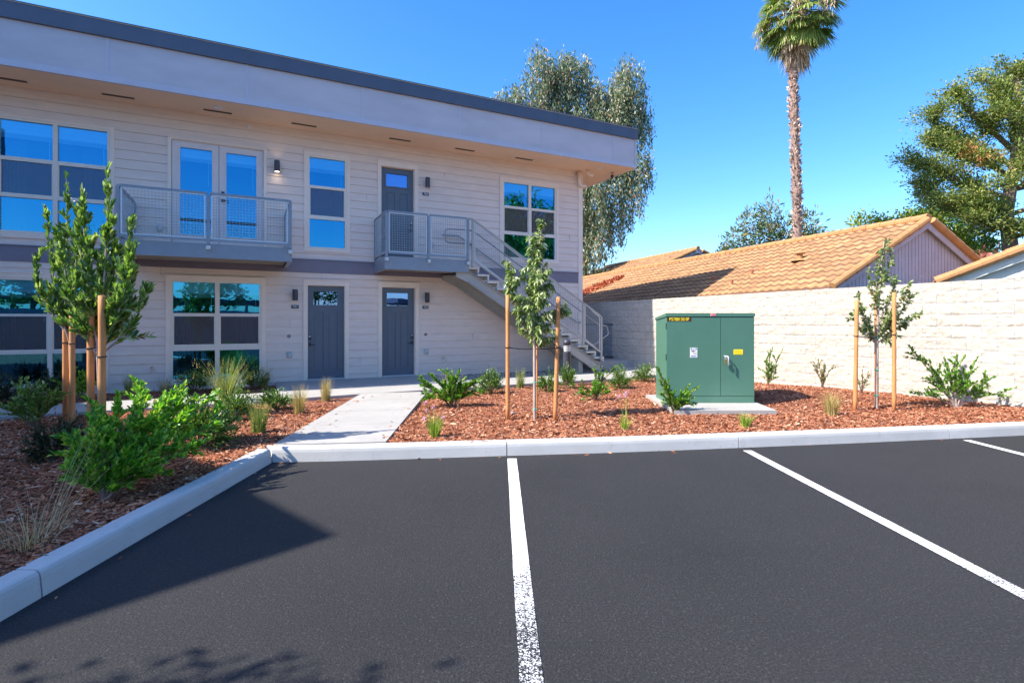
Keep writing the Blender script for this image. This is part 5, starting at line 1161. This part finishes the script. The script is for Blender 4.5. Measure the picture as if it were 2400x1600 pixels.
for i, (z, tip) in enumerate(limbs):
    c = curve((tx0+.1, ty0, z), tip, (R.normal(0, .5), R.normal(0, .5), R.uniform(-.3, .7)), 9); mb.tube(c, list(np.linspace(.11, .02, 9)), 6, False)
    ln = np.linalg.norm(np.array(tip)-np.array((tx0, ty0, z)))
    for k in range(int(ln*16)):
        P, T, t = along(c, 1, .25, 1.0); d = unit(T+R.normal(0, .75, (1, 3))*np.array([[1, 1, .6]])+np.array([[0, 0, .12]]))[0]; l = R.uniform(.3, 1.0)
        c2 = curve(P[0], P[0]+d*l, (0, 0, .05), 4); mb.tube(c2, [.016, .012, .008, .005], 4, False)
        m = 84; Pq, T2, t2 = along(c2, m, .15, 1.05); Pq = Pq+R.normal(0, .15, Pq.shape)*np.array([[1, 1, .8]]); D = T2+R.normal(0, .7, (m, 3))+np.array([[0, 0, .5]]); ll = R.uniform(.08, .17, m)
        (bparts if (i in (9, 12, 16, 19) and R.uniform() < .22) else parts).append(leaf_arrays(Pq, D, ll, ll*.38, shape='diamond', jitter=1))
mb.build('trunk', 'bark', root); V, F = join(parts); npmesh('crown', V, F, 'conifer', root); V, F = join(bparts); npmesh('dead_tufts', V, F, 'conbrown', root)
def puff_tree(name, x, y, label, blobs, mat, leaf, nper, trunk_top, barkmat='bark', upw=.3, wid=.45, cat='tree', strandy=0.0, kids=True):
    root = empty(name, (x, y, 0), label, cat); mb = MB(); parts = []
    mb.tube([(x, y, 0), (x+.1, y, trunk_top*.5), (x, y, trunk_top)], [.12, .10, .07], 8)
    for c, r_ in blobs:
        mb.tube(curve((x, y, trunk_top*.8), c, (0, 0, .3), 6), list(np.linspace(.05, .012, 6)), 5, False)
        k = int(nper*r_[0]*r_[2]*4)
        for p in blob_pts(max(6, k//14), c, r_):
            m = 14; q = p+R.normal(0, .16, (m, 3)); D = unit(q-np.array([c]))+R.normal(0, .8, (m, 3))+np.array([[0, 0, upw]]); l = leaf*R.uniform(.6, 1.3, m); parts.append(leaf_arrays(q, D, l, l*wid, shape='diamond', jitter=1))
    V, F = join(parts); npmesh('crown', V, F, mat, root); mb.build('trunk', barkmat, root); return root
puff_tree('bamboo_tree', 11.6, 24, 'wispy open tree behind the roof at the foot of the palm', [((10.2, 24, 5.3), (.5, .5, .4)), ((10.9, 24, 6.0), (.45, .5, .55)), ((11.7, 24, 6.3), (.35, .5, .65)), ((11.4, 24, 5.2), (.8, .5, .6)), ((12.5, 24, 5.7), (.5, .5, .5)), ((13.3, 24, 5.9), (.45, .5, .5)), ((13.7, 24, 5.2), (.6, .5, .35)), ((12.8, 24, 5.0), (.8, .5, .4)), ((10.0, 24, 4.6), (.6, .5, .4))], 'wisp', .24, 430, 4.6, wid=.26)
puff_tree('evergreen_tree', 16.2, 24, 'yellow green shrubby tree behind the left part of the roof ridge', [((15.95, 24, 5.9), (.5, .5, .45)), ((16.8, 24, 5.7), (.7, .5, .4)), ((17.7, 24, 5.9), (.7, .6, .4)), ((18.6, 24, 6.0), (.8, .6, .5))], 'yellowgreen', .16, 700, 5.0)
puff_tree('evergreen_tree', 20.2, 25, 'green leafy tree between the grey gable and the conifer', [((19.3, 25, 5.9), (1.0, .8, .9)), ((20.5, 25, 6.0), (1.1, .8, 1.0)), ((21.6, 25, 5.2), (1.0, .8, .9)), ((20.0, 25, 4.8), (1.2, .8, .9)), ((22.3, 25, 4.6), (.7, .8, .7))], 'pitto', .17, 620, 4.4)
puff_tree('evergreen_tree', 19.0, 23.6, 'bright yellow green bush showing over the apex of the gable', [((18.5, 23.6, 5.5), (.8, .5, .5)), ((19.6, 23.6, 5.0), (.8, .5, .6)), ((20.4, 23.6, 4.4), (.6, .5, .5))], 'yellowgreen', .15, 520, 4.4)
puff_tree('red_shrub', 18.9, 21, 'reddish shrub between the gable and the right hand roof', [((18.6, 21, 3.9), (.5, .4, .35)), ((19.3, 21, 3.9), (.4, .4, .3))], 'redleaf', .14, 520, 3.4, cat='shrub')

# ------------------------------------------------------------------ surroundings outside the frame (they shade the scene and show in the glass)
C0 = Vector((-7.74, .96, 0)); e1 = Vector((-.745, .667, 0)).normalized(); e2 = Vector((-.67, -.74, 0)).normalized()
mb = MB(); pts = [C0, C0+e1*9, C0+e1*9+e2*6, C0+e2*6]
r = empty('neighbour_block', C0, 'unseen white walled two storey block to the left of the car park', 'building')
ins = (e1+e2)*.8
mb.prism([(p.x+q.x, p.y+q.y) for p, q in zip(pts, (ins, e2*.8-e1*.2, -ins*.5, e1*.8-e2*.2))], 0, 6.3); mb.build('wall', 'white', r)  # unseen walls whitened to bounce fill light; footprint cut short to open the sky
mb = MB(); mb.prism([(p.x, p.y) for p in pts], 6.3, 7.2); mb.build('roof', 'cap', r)
puff_tree('street_tree', -5.6, .1, 'leafy young tree left of the camera', [((-5.3, .15, 4.3), (.75, .4, .22)), ((-4.9, .35, 3.9), (.6, .3, .16)), ((-6.0, 0, 3.9), (.5, .4, .25))], 'laurel', .10, 900, 3.2)
mb = MB(); mb.box(-9, 16, -9.2, -9.0, 0, 2.1); tag(mb.build('block_fence', 'block'), 'block fence across the car park behind the camera', 'fence')
for i, (x, y, w_, h_) in enumerate(((-6, -20, 11, 3.0), (8, -22, 12, 3.2), (24, -14, 12, 3.4))):
    r = empty('carport', (x, y, 0), ('long low grey carport behind the camera', 'second low grey carport behind the camera', 'low carport far right behind the camera')[i], 'carport', 'carports across the car park')
    mb = MB(); mb.box(x-w_/2, x+w_/2, y-2.6, y+2.6, h_-.35, h_); mb.build('roof', 'cap', r)
    mb = MB()
    for q in (-.45, -.15, .15, .45): mb.box(x+q*w_-.08, x+q*w_+.08, y+1.8, y+1.96, 0, h_-.36)
    mb.build('posts', 'lapwall', r)
TB = [(-10, -15, 3.6, 'farthest left'), (-4, -16, 4.4, 'second from the left'), (0, -15, 3.4, 'small middle'), (6, -17, 4.5, 'second from the right'), (12, -14, 5.0, 'farthest right')]
for x, y, h_, wh in TB: puff_tree('yard_tree', x, y, f'{wh} bushy tree of the row behind the fence behind the camera', [((x, y, h_), (1.5, 1.2, 1.4)), ((x+.9, y, h_-1), (1.2, 1, 1)), ((x-1, y, h_-1.2), (1.2, 1, 1))], 'pitto', .30, 110, h_-1)
for x, y, h_, wh in ((15.5, 6.5, 6.4, 'nearest the block wall'), (18, 1.5, 8.2, 'in the middle of three'), (21, -3, 8.4, 'farthest back')): puff_tree('yard_tree', x, y, f'tall dark tree right of the camera, {wh}', [((x, y, h_), (1.8, 2.4, 2.0)), ((x, y+1.5, h_-1.5), (1.5, 2, 1.8)), ((x, y-1.6, h_-1.2), (1.5, 2, 1.8))], 'pitto', .34, 120, h_-1.2)

# ------------------------------------------------------------------ light, sky, camera
AZ = (-.92, -.39); EL = rad(45.5)
w = bpy.data.worlds.new('World'); SC.world = w; w.use_nodes = True; nt = w.node_tree; nt.nodes.clear()
sky = nt.nodes.new('ShaderNodeTexSky'); sky.sky_type = 'NISHITA'; sky.sun_disc = False; sky.sun_elevation = EL; sky.sun_rotation = math.atan2(AZ[0], AZ[1]) % (2*math.pi)
sky.air_density = 1.0; sky.dust_density = 1.0; sky.ozone_density = 3.0; sky.altitude = 50
hs = nt.nodes.new('ShaderNodeHueSaturation'); hs.inputs['Saturation'].default_value = 1.33
bg = nt.nodes.new('ShaderNodeBackground'); bg.inputs[1].default_value = .15
out = nt.nodes.new('ShaderNodeOutputWorld'); L(nt, sky.outputs[0], hs.inputs['Color']); L(nt, mixc(nt, 1.0, hs.outputs[0], (.86, .89, 1.0), 'MULTIPLY'), bg.inputs[0]); L(nt, bg.outputs[0], out.inputs[0])
sd = bpy.data.lights.new('sun', 'SUN'); sd.energy = 4.3; sd.angle = rad(.55); sd.color = (1, .935, .83)
so = bpy.data.objects.new('sun', sd); COL.objects.link(so)
v = Vector((-AZ[0]*math.cos(EL), -AZ[1]*math.cos(EL), -math.sin(EL))); so.rotation_euler = v.to_track_quat('-Z', 'Y').to_euler(); so.location = (0, 0, 30)
cd = bpy.data.cameras.new('camera'); cd.sensor_width = 36; cd.lens = 18.6; cd.shift_y = -46/2400; cd.clip_end = 600; cd.clip_start = .05
co = bpy.data.objects.new('camera', cd); COL.objects.link(co); co.location = (0, 0, 1.5); co.rotation_euler = (math.pi/2, 0, 0); SC.camera = co
SC.view_settings.view_transform = 'Standard'; SC.view_settings.look = 'None'; SC.view_settings.exposure = 1.24; SC.view_settings.gamma = 1
SC.cycles.max_bounces = 8; SC.cycles.transparent_max_bounces = 12; SC.cycles.use_denoising = True
